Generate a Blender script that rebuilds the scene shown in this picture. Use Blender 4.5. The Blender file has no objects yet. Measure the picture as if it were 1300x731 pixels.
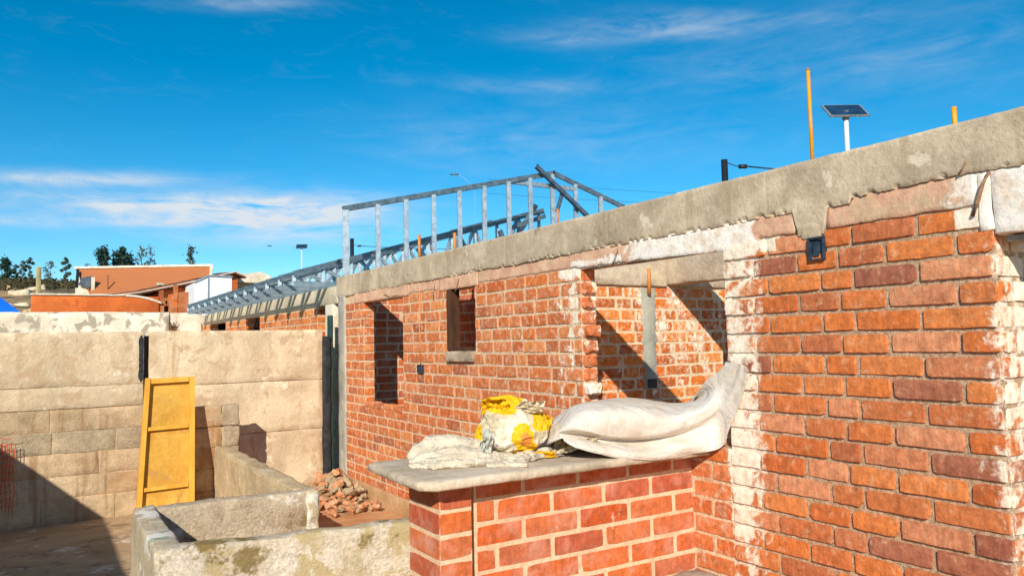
import bpy, bmesh, math, random
from math import sin, cos, pi, radians, floor, sqrt, exp
from mathutils import Vector, Matrix, noise
random.seed(7)
SC = bpy.context.scene
COL = SC.collection

# ------------------------------------------------------------------ helpers
def tag(o, label=None, cat=None, group=None, kind=None):
    if label: o['label'] = label
    if cat: o['category'] = cat
    if group: o['group'] = group
    if kind: o['kind'] = kind
    return o

def empty(name, loc=(0, 0, 0), label=None, cat=None, group=None):
    o = bpy.data.objects.new(name, None)
    COL.objects.link(o)
    o.location = loc
    o.empty_display_size = 0.1
    return tag(o, label, cat, group)

class MB:
    """mesh collector; v in world coordinates"""
    def __init__(s):
        s.v = []; s.f = []; s.c = []; s.has = False
    def add(s, vs, fs, col=None):
        n = len(s.v)
        s.v += [tuple(p) for p in vs]
        s.f += [tuple(i + n for i in f) for f in fs]
        if col is None: s.c += [(0.5, 0, 0, 1)] * len(vs)
        elif isinstance(col, list): s.c += col; s.has = True
        else: s.c += [col] * len(vs); s.has = True
    def box(s, a, b, col=None):
        (x0, y0, z0), (x1, y1, z1) = a, b
        s.add([(x0,y0,z0),(x1,y0,z0),(x1,y1,z0),(x0,y1,z0),(x0,y0,z1),(x1,y0,z1),(x1,y1,z1),(x0,y1,z1)],
              [(0,3,2,1),(4,5,6,7),(0,1,5,4),(1,2,6,5),(2,3,7,6),(3,0,4,7)], col)
    def bar(s, p, q, w, h, up=(0, 0, 1), col=None):
        p = Vector(p); q = Vector(q); d = (q - p).normalized()
        u = Vector(up)
        if abs(d.dot(u)) > .98: u = Vector((0, 1, 0))
        a = d.cross(u).normalized(); b = a.cross(d).normalized()
        vs = []
        for e in (p, q):
            for i, j in ((-1,-1),(1,-1),(1,1),(-1,1)):
                vs.append(e + a*(i*w/2) + b*(j*h/2))
        s.add(vs, [(0,1,2,3),(7,6,5,4),(0,4,5,1),(1,5,6,2),(2,6,7,3),(3,7,4,0)], col)
    def tube(s, pts, r, n=10, col=None, cap=True):
        pts = [Vector(p) for p in pts]
        rs = r if isinstance(r, (list, tuple)) else [r]*len(pts)
        vs = []; fs = []
        for i, p in enumerate(pts):
            d = (pts[min(i+1, len(pts)-1)] - pts[max(i-1, 0)]).normalized()
            u = Vector((0,0,1)) if abs(d.z) < .9 else Vector((1,0,0))
            a = d.cross(u).normalized(); b = a.cross(d)
            for k in range(n):
                t = 2*pi*k/n
                vs.append(p + (a*cos(t) + b*sin(t))*rs[i])
        for i in range(len(pts)-1):
            for k in range(n):
                fs.append((i*n+k, i*n+(k+1) % n, (i+1)*n+(k+1) % n, (i+1)*n+k))
        if cap:
            fs.append(tuple(range(n))[::-1]); fs.append(tuple((len(pts)-1)*n+k for k in range(n)))
        s.add(vs, fs, col)
    def build(s, name, mat, parent=None, smooth=False, label=None):
        me = bpy.data.meshes.new(name)
        off = Vector(parent_world(parent)) if parent else Vector((0,0,0))
        me.from_pydata([tuple(Vector(p) - off) for p in s.v], [], s.f)
        if s.has:
            at = me.attributes.new('tone', 'FLOAT_COLOR', 'POINT')
            flat = []
            for c in s.c: flat += list(c)
            at.data.foreach_set('color', flat)
        bm = bmesh.new(); bm.from_mesh(me)
        bmesh.ops.recalc_face_normals(bm, faces=bm.faces)
        bm.to_mesh(me); bm.free()
        if smooth: me.polygons.foreach_set('use_smooth', [True]*len(me.polygons))
        me.materials.append(mat); me.update()
        o = bpy.data.objects.new(name, me); COL.objects.link(o)
        if parent: o.parent = parent
        if label: o['label'] = label
        return o

def parent_world(o):
    v = Vector((0,0,0))
    while o is not None:
        v += Vector(o.location); o = o.parent
    return v

def fbm(x, y, z, oct=4):
    return noise.fractal(Vector((x, y, z)), 0.6, 2.1, oct)

def nv(p, f, off=0):
    q = Vector(p)*f + Vector((off, off*1.7, off*.3))
    return Vector((noise.noise(q), noise.noise(q + Vector((31.4,0,0))), noise.noise(q + Vector((0,57.1,0)))))

def axis_pts(a, b, step, r):
    L = b - a
    r = min(r, L*.3)
    n = max(1, int(round((L - 2*r)/step)))
    return [a] + [a + r + (L-2*r)*i/n for i in range(n+1)] + [b]

def rough(mb, a, b, step=.05, amp=.008, freq=5, r=.012, col=None, seed=0, ends=1):
    """box with rounded, chipped, noise-displaced surface"""
    ax = [axis_pts(a[k], b[k], step, r) for k in range(3)]
    n = [len(q) for q in ax]
    idx = {}; vs = []
    def vert(i, j, k):
        key = (i, j, k)
        if key in idx: return idx[key]
        p = Vector((ax[0][i], ax[1][j], ax[2][k]))
        c = [0 if ii == 0 else (1 if ii == nn-1 else None) for ii, nn in ((i,n[0]),(j,n[1]),(k,n[2]))]
        ne = sum(x is not None for x in c)
        if ne >= 2:
            q = (.38 if ne == 2 else .5)*r*(1 + 1.2*noise.noise(p*7 + Vector((seed,0,0))))
            for t in range(3):
                if c[t] == 0: p[t] += q
                if c[t] == 1: p[t] -= q
        p += nv(p, freq, seed)*amp + nv(p, freq*4.3, seed+9)*amp*.35
        idx[key] = len(vs); vs.append(p); return idx[key]
    fs = []
    for i in range(n[0]-1):
        for j in range(n[1]-1):
            fs.append((vert(i,j,0), vert(i,j+1,0), vert(i+1,j+1,0), vert(i+1,j,0)))
            e = n[2]-1; fs.append((vert(i,j,e), vert(i+1,j,e), vert(i+1,j+1,e), vert(i,j+1,e)))
    for i in range(n[0]-1):
        for k in range(n[2]-1):
            fs.append((vert(i,0,k), vert(i+1,0,k), vert(i+1,0,k+1), vert(i,0,k+1)))
            e = n[1]-1; fs.append((vert(i,e,k), vert(i,e,k+1), vert(i+1,e,k+1), vert(i+1,e,k)))
    for j in range(n[1]-1):
        for k in range(n[2]-1):
            fs.append((vert(0,j,k), vert(0,j,k+1), vert(0,j+1,k+1), vert(0,j+1,k)))
            e = n[0]-1; fs.append((vert(e,j,k), vert(e,j+1,k), vert(e,j+1,k+1), vert(e,j,k+1)))
    mb.add(vs, fs, col)

# ------------------------------------------------------------------ materials
def srgb(h):
    c = [int(h[i:i+2], 16)/255 for i in (0, 2, 4)]
    return tuple((x/12.92 if x <= .04045 else ((x+.055)/1.055)**2.4) for x in c) + (1,)

CR_ = True
class Mat:
    def __init__(s, name, rough=.9, spec=.25, metal=0):
        s.m = bpy.data.materials.new(name); s.m.use_nodes = True
        s.nt = s.m.node_tree; s.b = s.nt.nodes['Principled BSDF']
        s.b.inputs['Roughness'].default_value = rough
        s.b.inputs['Specular IOR Level'].default_value = spec
        s.b.inputs['Metallic'].default_value = metal
        s.tc = s.nt.nodes.new('ShaderNodeTexCoord').outputs['Object']
    def n(s, t, **k):
        x = s.nt.nodes.new(t)
        for a, b in k.items(): setattr(x, a, b)
        return x
    def L(s, a, b): s.nt.links.new(a, b)
    def vec(s, sc=(1,1,1)):
        x = s.n('ShaderNodeMapping'); s.L(s.tc, x.inputs['Vector']); x.inputs['Scale'].default_value = sc
        return x.outputs[0]
    def noise(s, scale, det=4, rg=.6, sc=None, dist=0):
        x = s.n('ShaderNodeTexNoise'); s.L(s.vec(sc) if sc else s.tc, x.inputs['Vector'])
        x.inputs['Scale'].default_value = scale; x.inputs['Detail'].default_value = det
        x.inputs['Roughness'].default_value = rg; x.inputs['Distortion'].default_value = dist
        return x.outputs['Fac']
    def crumple(s, scale, dist=.5):
        # ridged creases: folded paper / foil look
        h = None
        for k, a in ((1, 1.), (2.3, .5), (5., .22)):
            n_ = s.noise(scale*k, 1.5, .5, dist=dist)
            r_ = s.math('MULTIPLY', s.math('POWER', s.math('ABSOLUTE', s.math('SUBTRACT', n_, .5)), .6), a)
            h = r_ if h is None else s.math('ADD', h, r_)
        return h
    def vor(s, scale, feature='F1', sc=None):
        x = s.n('ShaderNodeTexVoronoi', feature=feature); s.L(s.vec(sc) if sc else s.tc, x.inputs['Vector'])
        x.inputs['Scale'].default_value = scale
        return x.outputs['Distance']
    def ramp(s, fac, stops, interp='LINEAR'):
        x = s.n('ShaderNodeValToRGB'); s.L(fac, x.inputs[0]); cr = x.color_ramp; cr.interpolation = interp
        while len(cr.elements) < len(stops): cr.elements.new(.5)
        for e, (p, c) in zip(cr.elements, stops):
            e.position = p; e.color = c if isinstance(c, tuple) else (c, c, c, 1)
        return x.outputs[0]
    def rng(s, fac, a, b, lo=0., hi=1.):
        x = s.n('ShaderNodeMapRange', interpolation_type='SMOOTHSTEP'); s.L(fac, x.inputs[0])
        for i, v in zip((1,2,3,4), (a, b, lo, hi)): x.inputs[i].default_value = v
        return x.outputs[0]
    def math(s, op, a, b=None):
        x = s.n('ShaderNodeMath', operation=op)
        for i, v in enumerate((a, b)):
            if v is None: continue
            if isinstance(v, (int, float)): x.inputs[i].default_value = v
            else: s.L(v, x.inputs[i])
        return x.outputs[0]
    def mix(s, fac, a, b, mode='MIX'):
        x = s.n('ShaderNodeMix', data_type='RGBA', blend_type=mode)
        for i, v in ((0, fac), (6, a), (7, b)):
            if isinstance(v, (int, float)): x.inputs[i].default_value = v
            elif isinstance(v, tuple): x.inputs[i].default_value = v
            else: s.L(v, x.inputs[i])
        return x.outputs[2]
    def tone(s):
        a = s.n('ShaderNodeAttribute', attribute_name='tone')
        sp = s.n('ShaderNodeSeparateColor'); s.L(a.outputs['Color'], sp.inputs[0])
        return sp.outputs
    def color(s, c): s.L(c, s.b.inputs['Base Color']) if not isinstance(c, tuple) else setattr(s.b.inputs['Base Color'], 'default_value', c)
    def bump(s, h, strength=.5, dist=.01, prev=None):
        x = s.n('ShaderNodeBump'); s.L(h, x.inputs['Height'])
        x.inputs['Strength'].default_value = strength; x.inputs['Distance'].default_value = dist
        if prev: s.L(prev, x.inputs['Normal'])
        s.L(x.outputs[0], s.b.inputs['Normal']); return x.outputs[0]

def brick_mat(name, cols, dust=.35, dustc='d9b39b', dscale=22, bump=.6, white='f2e6d0'):
    m = Mat(name, .88, .2)
    R, G, B = m.tone()[:3]
    st = [(i/(len(cols)-1), srgb(c)) for i, c in enumerate(cols)]
    c = m.ramp(R, st)
    n1 = m.noise(30, 5, .65)
    c = m.mix(1.0, c, m.ramp(n1, [(.3, .72), (.7, 1.2)]), 'MULTIPLY')
    c = m.mix(1.0, c, m.ramp(m.noise(1., 4, .6, sc=(70, 70, 9)), [(.3, .84), (.7, 1.12)]), 'MULTIPLY')
    c = m.mix(1.0, c, m.ramp(m.noise(160, 3, .7), [(.3, .8), (.7, 1.14)]), 'MULTIPLY')
    n2 = m.noise(9, 3, .6)
    c = m.mix(m.rng(n2, .52, .74, 0, .5), c, srgb('8a4a2c'))
    nd = m.noise(dscale, 6, .72, dist=.3)
    c = m.mix(m.rng(nd, .62 - dust*.22, .78, 0, .8), c, srgb(dustc))
    nw = m.noise(17, 8, .68, dist=.5)
    sw = m.noise(7, 3, .6, sc=(1,1,.35))
    w = m.math('ADD', m.math('ADD', G, m.math('MULTIPLY', m.math('SUBTRACT', nw, .5), .9)), m.math('MULTIPLY', m.math('SUBTRACT', sw, .5), 1.0))
    c = m.mix(m.rng(w, .42, .6, 0, .97), c, m.mix(m.rng(n1, .42, .7), srgb(white), srgb('e2ccae')))
    dk = m.vor(90)
    c = m.mix(m.rng(dk, .02, .12, .55, 0), c, srgb('4a2618'))
    c = m.mix(B, c, srgb('3a2418'))
    m.color(c)
    b = m.bump(m.noise(140, 5, .7), bump*.6, .004)
    m.bump(m.noise(28, 4, .6), bump*.8, .012, b)
    return m.m

def mortar_mat(name, dark, light, white='f0e2cc', bump=.9):
    m = Mat(name, .95, .15)
    R, G, B = m.tone()[:3]
    n1 = m.noise(45, 6, .7)
    c = m.mix(m.rng(n1, .35, .65), srgb(dark), srgb(light))
    nb = m.noise(4, 4, .6)
    c = m.mix(m.rng(nb, .5, .7, 0, .5), c, srgb('b98463'))
    w = m.math('ADD', G, m.math('MULTIPLY', m.math('SUBTRACT', m.noise(20, 6, .7), .5), 1.2))
    c = m.mix(m.rng(w, .4, .6), c, srgb(white))
    c = m.mix(m.rng(B, 0, 1), c, srgb('3a2a20'))
    m.color(c)
    b = m.bump(m.noise(120, 5, .75), bump, .006)
    m.bump(m.noise(25, 4, .6), bump*.7, .015, b)
    return m.m

def concrete_mat(name, c1, c2, spot=None, spotamt=.62, spotscale=6, spot2=None, spot2amt=.66, pores=.5, streak=None, bump=.6, scale=3, coarse=False):
    m = Mat(name, .93, .2)
    n1 = m.noise(scale, 7, .65, dist=.4)
    c = m.mix(m.rng(n1, .33, .67), srgb(c1), srgb(c2))
    n2 = m.noise(scale*14, 5, .7)
    c = m.mix(1.0, c, m.ramp(n2, [(.25, .60 if coarse else .80), (.75, 1.30 if coarse else 1.15)]), 'MULTIPLY')
    c = m.mix(1.0, c, m.ramp(m.noise(1.3, 6, .7, dist=.3), [(.32, .74), (.62, 1.06)]), 'MULTIPLY')
    if streak:
        s_ = m.noise(9, 4, .6, sc=(1,1,.12))
        c = m.mix(m.rng(s_, .55, .72, 0, .6), c, srgb(streak))
    if spot:
        c = m.mix(m.rng(m.noise(spotscale, 8, .66, dist=.5), spotamt-.03, spotamt+.03, 0, .95), c, srgb(spot))
    if spot2:
        v = m.n('ShaderNodeTexNoise'); mp = m.n('ShaderNodeMapping'); m.L(m.tc, mp.inputs[0]); mp.inputs['Location'].default_value = (7.3, 3.1, 9.2)
        m.L(mp.outputs[0], v.inputs['Vector']); v.inputs['Scale'].default_value = spotscale*.9; v.inputs['Detail'].default_value = 8; v.inputs['Roughness'].default_value = .68
        c = m.mix(m.rng(v.outputs['Fac'], spot2amt-.03, spot2amt+.04, 0, .9), c, srgb(spot2))
    if pores:
        pv = m.vor(48)
        pm = m.rng(m.noise(8, 3), .45, .6)
        pf = m.math('MULTIPLY', m.rng(pv, .04, .16, pores, 0), pm)
        c = m.mix(pf, c, srgb('40362a'))
    m.color(c)
    b = m.bump(m.noise(110 if not coarse else 70, 6, .75), bump if not coarse else 1., .006 if not coarse else .014)
    m.bump(m.noise(14, 5, .65), bump, .02, b)
    return m.m

def flat_mat(name, c1, c2=None, scale=8, rough=.6, spec=.3, metal=0, bump=0, sc=None):
    m = Mat(name, rough, spec, metal)
    n1 = m.noise(scale, 5, .65, sc=sc)
    m.color(m.mix(m.rng(n1, .3, .7), srgb(c1), srgb(c2 or c1)))
    if bump: m.bump(n1, bump, .01)
    return m.m

BR_NEAR = brick_mat('brick_orange', ['c76a38', 'd6783c', 'de864a', 'bc6a42', 'e0966a', 'a0604a', 'd07642', 'd87c3e'], .5, 'e0b48c', bump=.65)
BR_FAR = brick_mat('brick_dusty', ['c2602f', 'da7a42', 'c4693c', 'e28c50', 'b0603e', 'de8652', 'cc7040', 'd8742f'], .72, 'efd4b2', 18)
BR_IN = brick_mat('brick_interior', ['cf5f1e', 'e07222', 'e68a3c', 'd06c2c', 'ba5c2a', 'e07a2c'], .85, 'ecd6ae', 20)
BR_CTR = brick_mat('brick_smooth', ['c0582c', 'ce6430', 'd67038', 'b85a3e', 'c46c46', 'd47440', 'c86030'], .85, 'd9a48e', 6, bump=.18)
MO_NEAR = mortar_mat('mortar_brown', 'a08262', 'd2b292')
MO_FAR = mortar_mat('mortar_pale', 'c9a078', 'ecd2ae')
MO_IN = mortar_mat('mortar_cream', 'd8bd96', 'ead8b6')
MO_CTR = mortar_mat('mortar_smooth', 'd8b28c', 'e6caa6', bump=.4)
BEAM = concrete_mat('concrete_beam', 'b09d82', 'd2bfa2', spot='d8c8ae', spotamt=.64, spotscale=5, spot2='968468', spot2amt=.63, pores=.95, scale=3.2, bump=.4, streak='a08c6c')
PLASTER = concrete_mat('plaster_pink', 'd2a488', 'e4bea0', spot='eed8c4', spotamt=.58, spotscale=5, pores=.4, scale=5, bump=.8)
PLASTERW = concrete_mat('plaster_white', 'f2e6d6', 'e6d2ba', spot='e2bda4', spotamt=.62, spotscale=6, pores=.3, scale=4, bump=.4)
def plaster_mix():
    m = Mat('plaster_mixed', .92, .2); G = m.tone()[1]
    c = m.mix(m.rng(m.noise(6, 6, .65), .35, .65), srgb('cf9d80'), srgb('e2b896'))
    c = m.mix(m.rng(m.noise(3.5, 6, .7), .52, .62, 0, .7), c, srgb('c4ab88'))
    w = m.math('ADD', G, m.math('MULTIPLY', m.math('SUBTRACT', m.noise(9, 7, .7, dist=.4), .5), 1.1))
    c = m.mix(m.rng(w, .42, .56), c, m.mix(m.rng(m.noise(12, 5), .45, .65), srgb('f4eadc'), srgb('e6d2bc')))
    c = m.mix(1.0, c, m.ramp(m.noise(50, 6, .7), [(.28, .78), (.7, 1.12)]), 'MULTIPLY')
    c = m.mix(m.math('MULTIPLY', m.rng(m.vor(75), .04, .16, .8, 0), m.rng(m.noise(9, 3), .48, .6)), c, srgb('5a4432'))
    m.color(c); b = m.bump(m.noise(120, 6, .75), .6, .005); m.bump(m.noise(20, 5), .5, .012, b); return m.m
PLMIX = plaster_mix()
def wplas(y, z):
    g = .12
    if 2.45 < y < 3.55: g = .85 - .6*max(0, (2.62-y)/.17) - .5*max(0, (y-3.35)/.2)
    elif 3.5 < y < 4.1: g = .55 if z < 2.075 else .15
    if y < 1.75: g = max(g, .75 - (y-1.45)*2.2)
    if 2.29 < y < 2.5: g = .3
    if y > 4.1: g = .22
    return g
PRECAST = concrete_mat('precast_tan', 'd2b894', 'e6d0ac', spot='c2a684', spotamt=.57, spotscale=4, spot2='efdfc2', spot2amt=.62, pores=.9, streak='b4946c', scale=2.8, bump=.6)
GREYC = concrete_mat('concrete_grey', '9c9688', 'c0b7a4', spot='dcd2be', spotamt=.63, pores=.4, scale=3)
OLDC = concrete_mat('concrete_old', 'bfa588', 'dac6a8', spot='f2e8d4', spotamt=.6, spotscale=5, spot2='8f7a50', spot2amt=.58, pores=.7, scale=4, coarse=True)
OLDP = concrete_mat('concrete_painted', 'e8d4b4', 'f2e2cc', spot='cdb788', spotamt=.52, spotscale=4, spot2='8a7442', spot2amt=.565, pores=.6, scale=3, coarse=True, streak='c9b48a')
CHIPPED = concrete_mat('whitewash_peeling', 'f1e6cf', 'e8d8bc', spot='a89c88', spotamt=.525, spotscale=3.2, pores=.3, scale=2)
WHITEC = concrete_mat('concrete_white', 'efe4d0', 'd9c8aa', spot='c8b694', spotamt=.6, spotscale=3, pores=.2)
SLABM = concrete_mat('concrete_slab', 'bfab90', 'dac8ae', spot='d8c290', spotamt=.62, spotscale=4, pores=.4, scale=3)
DARK = flat_mat('bitumen_black', '1c1c1e', '3a3a3c', 14, .7, .3, bump=.4)
BLACK = flat_mat('black_plastic', '15171c', '2a2e36', 30, .45, .4)
BOXM = flat_mat('box_blue_black', '1c2732', '39495a', 30, .5, .4)
YELW = flat_mat('conduit_yellow', 'e2a022', 'd98a1c', 20, .5, .4)
ORNG = flat_mat('conduit_orange', 'd08a44', 'c07430', 20, .5, .4)
STEEL = flat_mat('galvanised_steel', 'b4c0c6', '8a99a2', 18, .4, .5, .45)
STEELD = flat_mat('steel_dark', '6c7c88', '4a5a66', 12, .45, .5, .4)
ZINC = flat_mat('zinc_web', 'a4b2ba', '78909a', 12, .42, .5, .45)
STEELM = flat_mat('steel_mid', '7c8e98', '56686f', 12, .42, .5, .45)
BOARD = concrete_mat('ply_yellow', 'd29a3c', 'e4b252', spot='bb8a48', spotamt=.60, spotscale=4, spot2='e8cf98', spot2amt=.66, pores=.5, scale=3, bump=.2, streak='b87a2c')
BOARDR = flat_mat('timber_yellow', 'e2ac48', 'cf9432', 10, .75, .2, sc=(1,1,.2), bump=.2)
WOODB = flat_mat('timber_brown', '3c2618', '5c3c28', 12, .8, .2, sc=(1,1,.2), bump=.3)
WOODG = flat_mat('post_wood', '9a8a60', 'b8a878', 6, .85, .2, sc=(1,1,.2), bump=.3)
RUST = flat_mat('rust_steel', '8a6248', 'a88464', 60, .8, .3, bump=.4)
GRN = flat_mat('green_frame', '1c3a30', '28463a', 8, .6, .3)

# ------------------------------------------------------------------ brickwork
def brick_face(mb, O, U, N, rects, proud=.008, seed=0, step=.03, whitef=None, darkf=None, jit=.0025, tilt=.003, tone=None):
    """rects: list of (u0,u1,z0,z1) in plane O + u*U + z*Z, outward normal N"""
    O = Vector(O); U = Vector(U); N = Vector(N); Z = Vector((0,0,1))
    rnd = random.Random(seed)
    for (u0, u1, z0, z1) in rects:
        w = u1-u0; h = z1-z0
        if w < .015: continue
        nu = max(1, int(round(w/step))); nz = max(1, int(round(h/step)))
        e = min(.004, w*.2)
        us = [0, e] + [e+(w-2*e)*i/nu for i in range(1, nu)] + [w-e, w]
        zs = [0, e] + [e+(h-2*e)*i/nz for i in range(1, nz)] + [h-e, h]
        rn = rnd.random(); d0 = rnd.uniform(-tilt, tilt); tu = rnd.uniform(-tilt, tilt)*.6
        if tone: rn = tone(rn, (u0+u1)/2, (z0+z1)/2)
        ch = [rnd.uniform(.0, .022) if rnd.random() < .3 else 0 for _ in range(4)]
        vs = []; cs = []
        for j, zz in enumerate(zs):
            for i, uu in enumerate(us):
                edge = (i in (0, len(us)-1)) + (j in (0, len(zs)-1))
                ring = i in (1, len(us)-2) or j in (1, len(zs)-2)
                uw = u0+uu; zw = z0+zz
                q = O + U*uw + Z*zw
                nz1 = noise.noise(q*38); nz2 = noise.noise(q*38 + Vector((5,5,5)))
                du = nz1*jit; dz = nz2*jit
                # corner rounding
                ci = (0 if i <= 1 else 1 if i >= len(us)-2 else None); cj = (0 if j <= 1 else 1 if j >= len(zs)-2 else None)
                if ci is not None and cj is not None:
                    rr = (.0018 + ch[ci*2+cj]*.5) * (1 if edge else .5)
                    du += rr*(1 if ci == 0 else -1); dz += rr*(1 if cj == 0 else -1)
                dep = proud + d0 + tu*(2*uu/w-1) + noise.noise(q*20)*.0015
                if edge: dep = -.006
                elif ring: dep -= .0012
                p = q + U*du + Z*dz + N*dep
                vs.append(p)
                g = whitef(uw, zw) if whitef else 0
                b = darkf(uw, zw) if darkf else 0
                cs.append((rn, g, b, 1))
        nU = len(us)
        fs = [(j*nU+i, j*nU+i+1, (j+1)*nU+i+1, (j+1)*nU+i) for j in range(len(zs)-1) for i in range(nU-1)]
        mb.add(vs, fs, cs)

def subtract(rects, op):
    a0, a1, b0, b1 = op; out = []
    for (u0, u1, z0, z1) in rects:
        zc = (z0+z1)/2
        if zc < b0 or zc > b1 or u1 <= a0 or u0 >= a1:
            out.append((u0, u1, z0, z1)); continue
        if u0 < a0: out.append((u0, a0, z0, z1))
        if u1 > a1: out.append((a1, u1, z0, z1))
    return out

ZB, PITCH, BH = 1.94, .0942, .0805
def rows(zlo, zhi, zb=ZB, pitch=PITCH, bh=BH):
    out = []; k = int(floor((zlo-zb)/pitch))-1
    while True:
        b = zb + k*pitch
        if b + bh > zhi + .02: break
        if b >= zlo-.03: out.append((k, b, b+bh))
        k += 1
    return out

def bond(u0, u1, k, rnd, L=.278, irregular=.25):
    js = [u0]; u = u0 + (L if k % 2 else L*.5)
    while u < u1-.05:
        js.append(u)
        x = rnd.random()
        u += (L*.6 if x < irregular else L*1.03) + rnd.uniform(-.008, .008)
    js.append(u1)
    return js

def make_rects(u0, u1, zlo, zhi, seed, jz=.013, jfun=None, irregular=.25, **kw):
    rnd = random.Random(seed); out = []
    for k, b, t in rows(zlo, zhi, **kw):
        js = jfun(k) if jfun else bond(u0, u1, k, rnd, irregular=irregular)
        for i in range(len(js)-1):
            a = js[i] + (jz/2 if i else 0); c = js[i+1] - (jz/2 if i < len(js)-2 else 0)
            s = rnd.uniform(-.002, .002)
            out.append((a, c, b+s, t+s))
    return out

def wall_body(mb, O, U, N, T, u0, u1, z0, z1, ops, whitef=None, darkf=None, step=.07):
    """solid wall of thickness T behind plane, with rectangular openings"""
    O = Vector(O); U = Vector(U); N = Vector(N); Z = Vector((0,0,1))
    us = {u0, u1}; zs = {z0, z1}
    for a, b, c, d in ops: us |= {max(u0,min(u1,a)), max(u0,min(u1,b))}; zs |= {max(z0,min(z1,c)), max(z0,min(z1,d))}
    def fill(s):
        s = sorted(s); out = []
        for a, b in zip(s, s[1:]):
            n = max(1, int(round((b-a)/step)))
            out += [a+(b-a)*i/n for i in range(n)]
        return out+[s[-1]]
    us = fill(us); zs = fill(zs)
    solid = {}
    for i in range(len(us)-1):
        for j in range(len(zs)-1):
            uc = (us[i]+us[i+1])/2; zc = (zs[j]+zs[j+1])/2
            solid[i,j] = not any(a < uc < b and c < zc < d for a,b,c,d in ops)
    idx = {}; vs = []; cs = []
    def vt(i, j, s):
        if (i,j,s) in idx: return idx[i,j,s]
        q = O + U*us[i] + Z*zs[j] - N*(T if s else 0)
        p = q + N*noise.noise(q*9)*.003*(0 if s else 1)
        idx[i,j,s] = len(vs); vs.append(p)
        cs.append((.5, whitef(us[i], zs[j]) if whitef else 0, darkf(us[i], zs[j]) if darkf else 0, 1))
        return idx[i,j,s]
    fs = []
    for (i,j), on in solid.items():
        if not on: continue
        fs.append((vt(i,j,0), vt(i+1,j,0), vt(i+1,j+1,0), vt(i,j+1,0)))
        fs.append((vt(i,j,1), vt(i,j+1,1), vt(i+1,j+1,1), vt(i+1,j,1)))
        if not solid.get((i-1,j), False): fs.append((vt(i,j,0), vt(i,j+1,0), vt(i,j+1,1), vt(i,j,1)))
        if not solid.get((i+1,j), False): fs.append((vt(i+1,j,0), vt(i+1,j,1), vt(i+1,j+1,1), vt(i+1,j+1,0)))
        if not solid.get((i,j-1), False): fs.append((vt(i,j,0), vt(i,j,1), vt(i+1,j,1), vt(i+1,j,0)))
        if not solid.get((i,j+1), False): fs.append((vt(i,j+1,0), vt(i+1,j+1,0), vt(i+1,j+1,1), vt(i,j+1,1)))
    mb.add(vs, fs, cs)

# ================================================================== GROUND
def terrain(x, y):
    z = -.1
    pts = [(19,-.1),(24,1.5),(34,2.9),(42,3.7),(60,6.1),(75,6.6),(140,6.0),(900,2.0)]
    if y > 19:
        for (a, za), (b, zb) in zip(pts, pts[1:]):
            if a <= y <= b:
                t = (y-a)/(b-a); z = za + (zb-za)*t; break
        else: z = pts[-1][1] if y > 900 else z
        z += noise.noise(Vector((x*.05, y*.05, 1)))*min(.5, (y-19)*.03) + noise.noise(Vector((x*.3, y*.3, 4)))*min(.15, (y-19)*.01)
    return z
gx = [-900,-400,-200,-100,-60,-40] + [-30+i*1.5 for i in range(54)] + [60,80,110,160,260,500,900]
gy = [-400,-150,-60,-20,-8] + [-4+i*.5 for i in range(42)] + [17+i*1.2 for i in range(50)] + [85,100,130,180,300,500,900]
vs = [(x, y, terrain(x, y) + (noise.noise(Vector((x*1.5, y*1.5, 0)))*.015 if abs(y) < 19 else 0)) for y in gy for x in gx]
nx = len(gx)
mb = MB(); mb.add(vs, [(j*nx+i, j*nx+i+1, (j+1)*nx+i+1, (j+1)*nx+i) for j in range(len(gy)-1) for i in range(nx-1)])
m = Mat('ground_mat', .95, .15)
pos = m.n('ShaderNodeSeparateXYZ'); m.L(m.tc, pos.inputs[0])
n1 = m.noise(1.1, 7, .65, dist=.5)
near = m.mix(m.rng(n1, .35, .65), srgb('a88a68'), srgb('c0a480'))
near = m.mix(m.rng(m.noise(2.6, 7, .7), .54, .62, 0, .85), near, srgb('dccfbc')); near = m.mix(m.rng(m.noise(4.2, 8, .72, dist=.6), .54, .62, 0, .7), near, srgb('7c6450'))
rgt = m.mix(m.rng(m.noise(3, 6, .7), .35, .65), srgb('b98258'), srgb('cc9a6c'))
near = m.mix(m.rng(pos.outputs[0], -1.5, -1.3), near, rgt)
far = m.mix(m.rng(m.noise(.12, 8, .7), .42, .55), srgb('b0926a'), srgb('75644a'))
far = m.mix(m.rng(m.noise(.6, 6, .7), .5, .62, 0, .7), far, srgb('3e3a34'))
m.color(m.mix(m.rng(pos.outputs[1], 18, 20), near, far))
b_ = m.bump(m.noise(60, 6, .7), .6, .006); m.bump(m.noise(8, 6, .65), .6, .03, b_)
tag(mb.build('ground', m.m, smooth=True), kind='structure')

# ================================================================== MAIN BUILDING
bld = empty('brick_building', (0, 5, -.1), 'unfinished roofless orange brick building with a grey concrete ring beam', 'building')
OPS = [(6.87, 7.93, .92, 2.01), (5.41, 5.91, 1.48, 2.008), (2.745, 3.98, .97, 2.012)]
def wf(y, z):
    g = 0
    if 2.49 < y < 2.76 and z > .2: g = max(g, (.55 if z > .55 else .46) + .22*noise.noise(Vector((y*5, z*2.2, 3))))
    if y < 1.62: g = max(g, .50 - (y-1.43)*2.6)
    if y < 1.56 and z > 1.93: g = .9
    if 3.9 < y < 4.25: g = max(g, .40)
    if y > 4.2: g = max(g, .10 + .10*max(0, min(1, (z-1.2)/.5)))
    if 4.2 > y > 2.4 and z > 1.95: g = max(g, .7)
    if y > 8.3: g = max(g, .3)
    if 1.62 < y < 2.49 and z < .95: g = max(g, .10)
    if y > 5.6 and .3 < z < .95: g = .06
    return g
def df(y, z):
    d = 0
    if y > 3.9: return 0
    return .0
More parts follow.
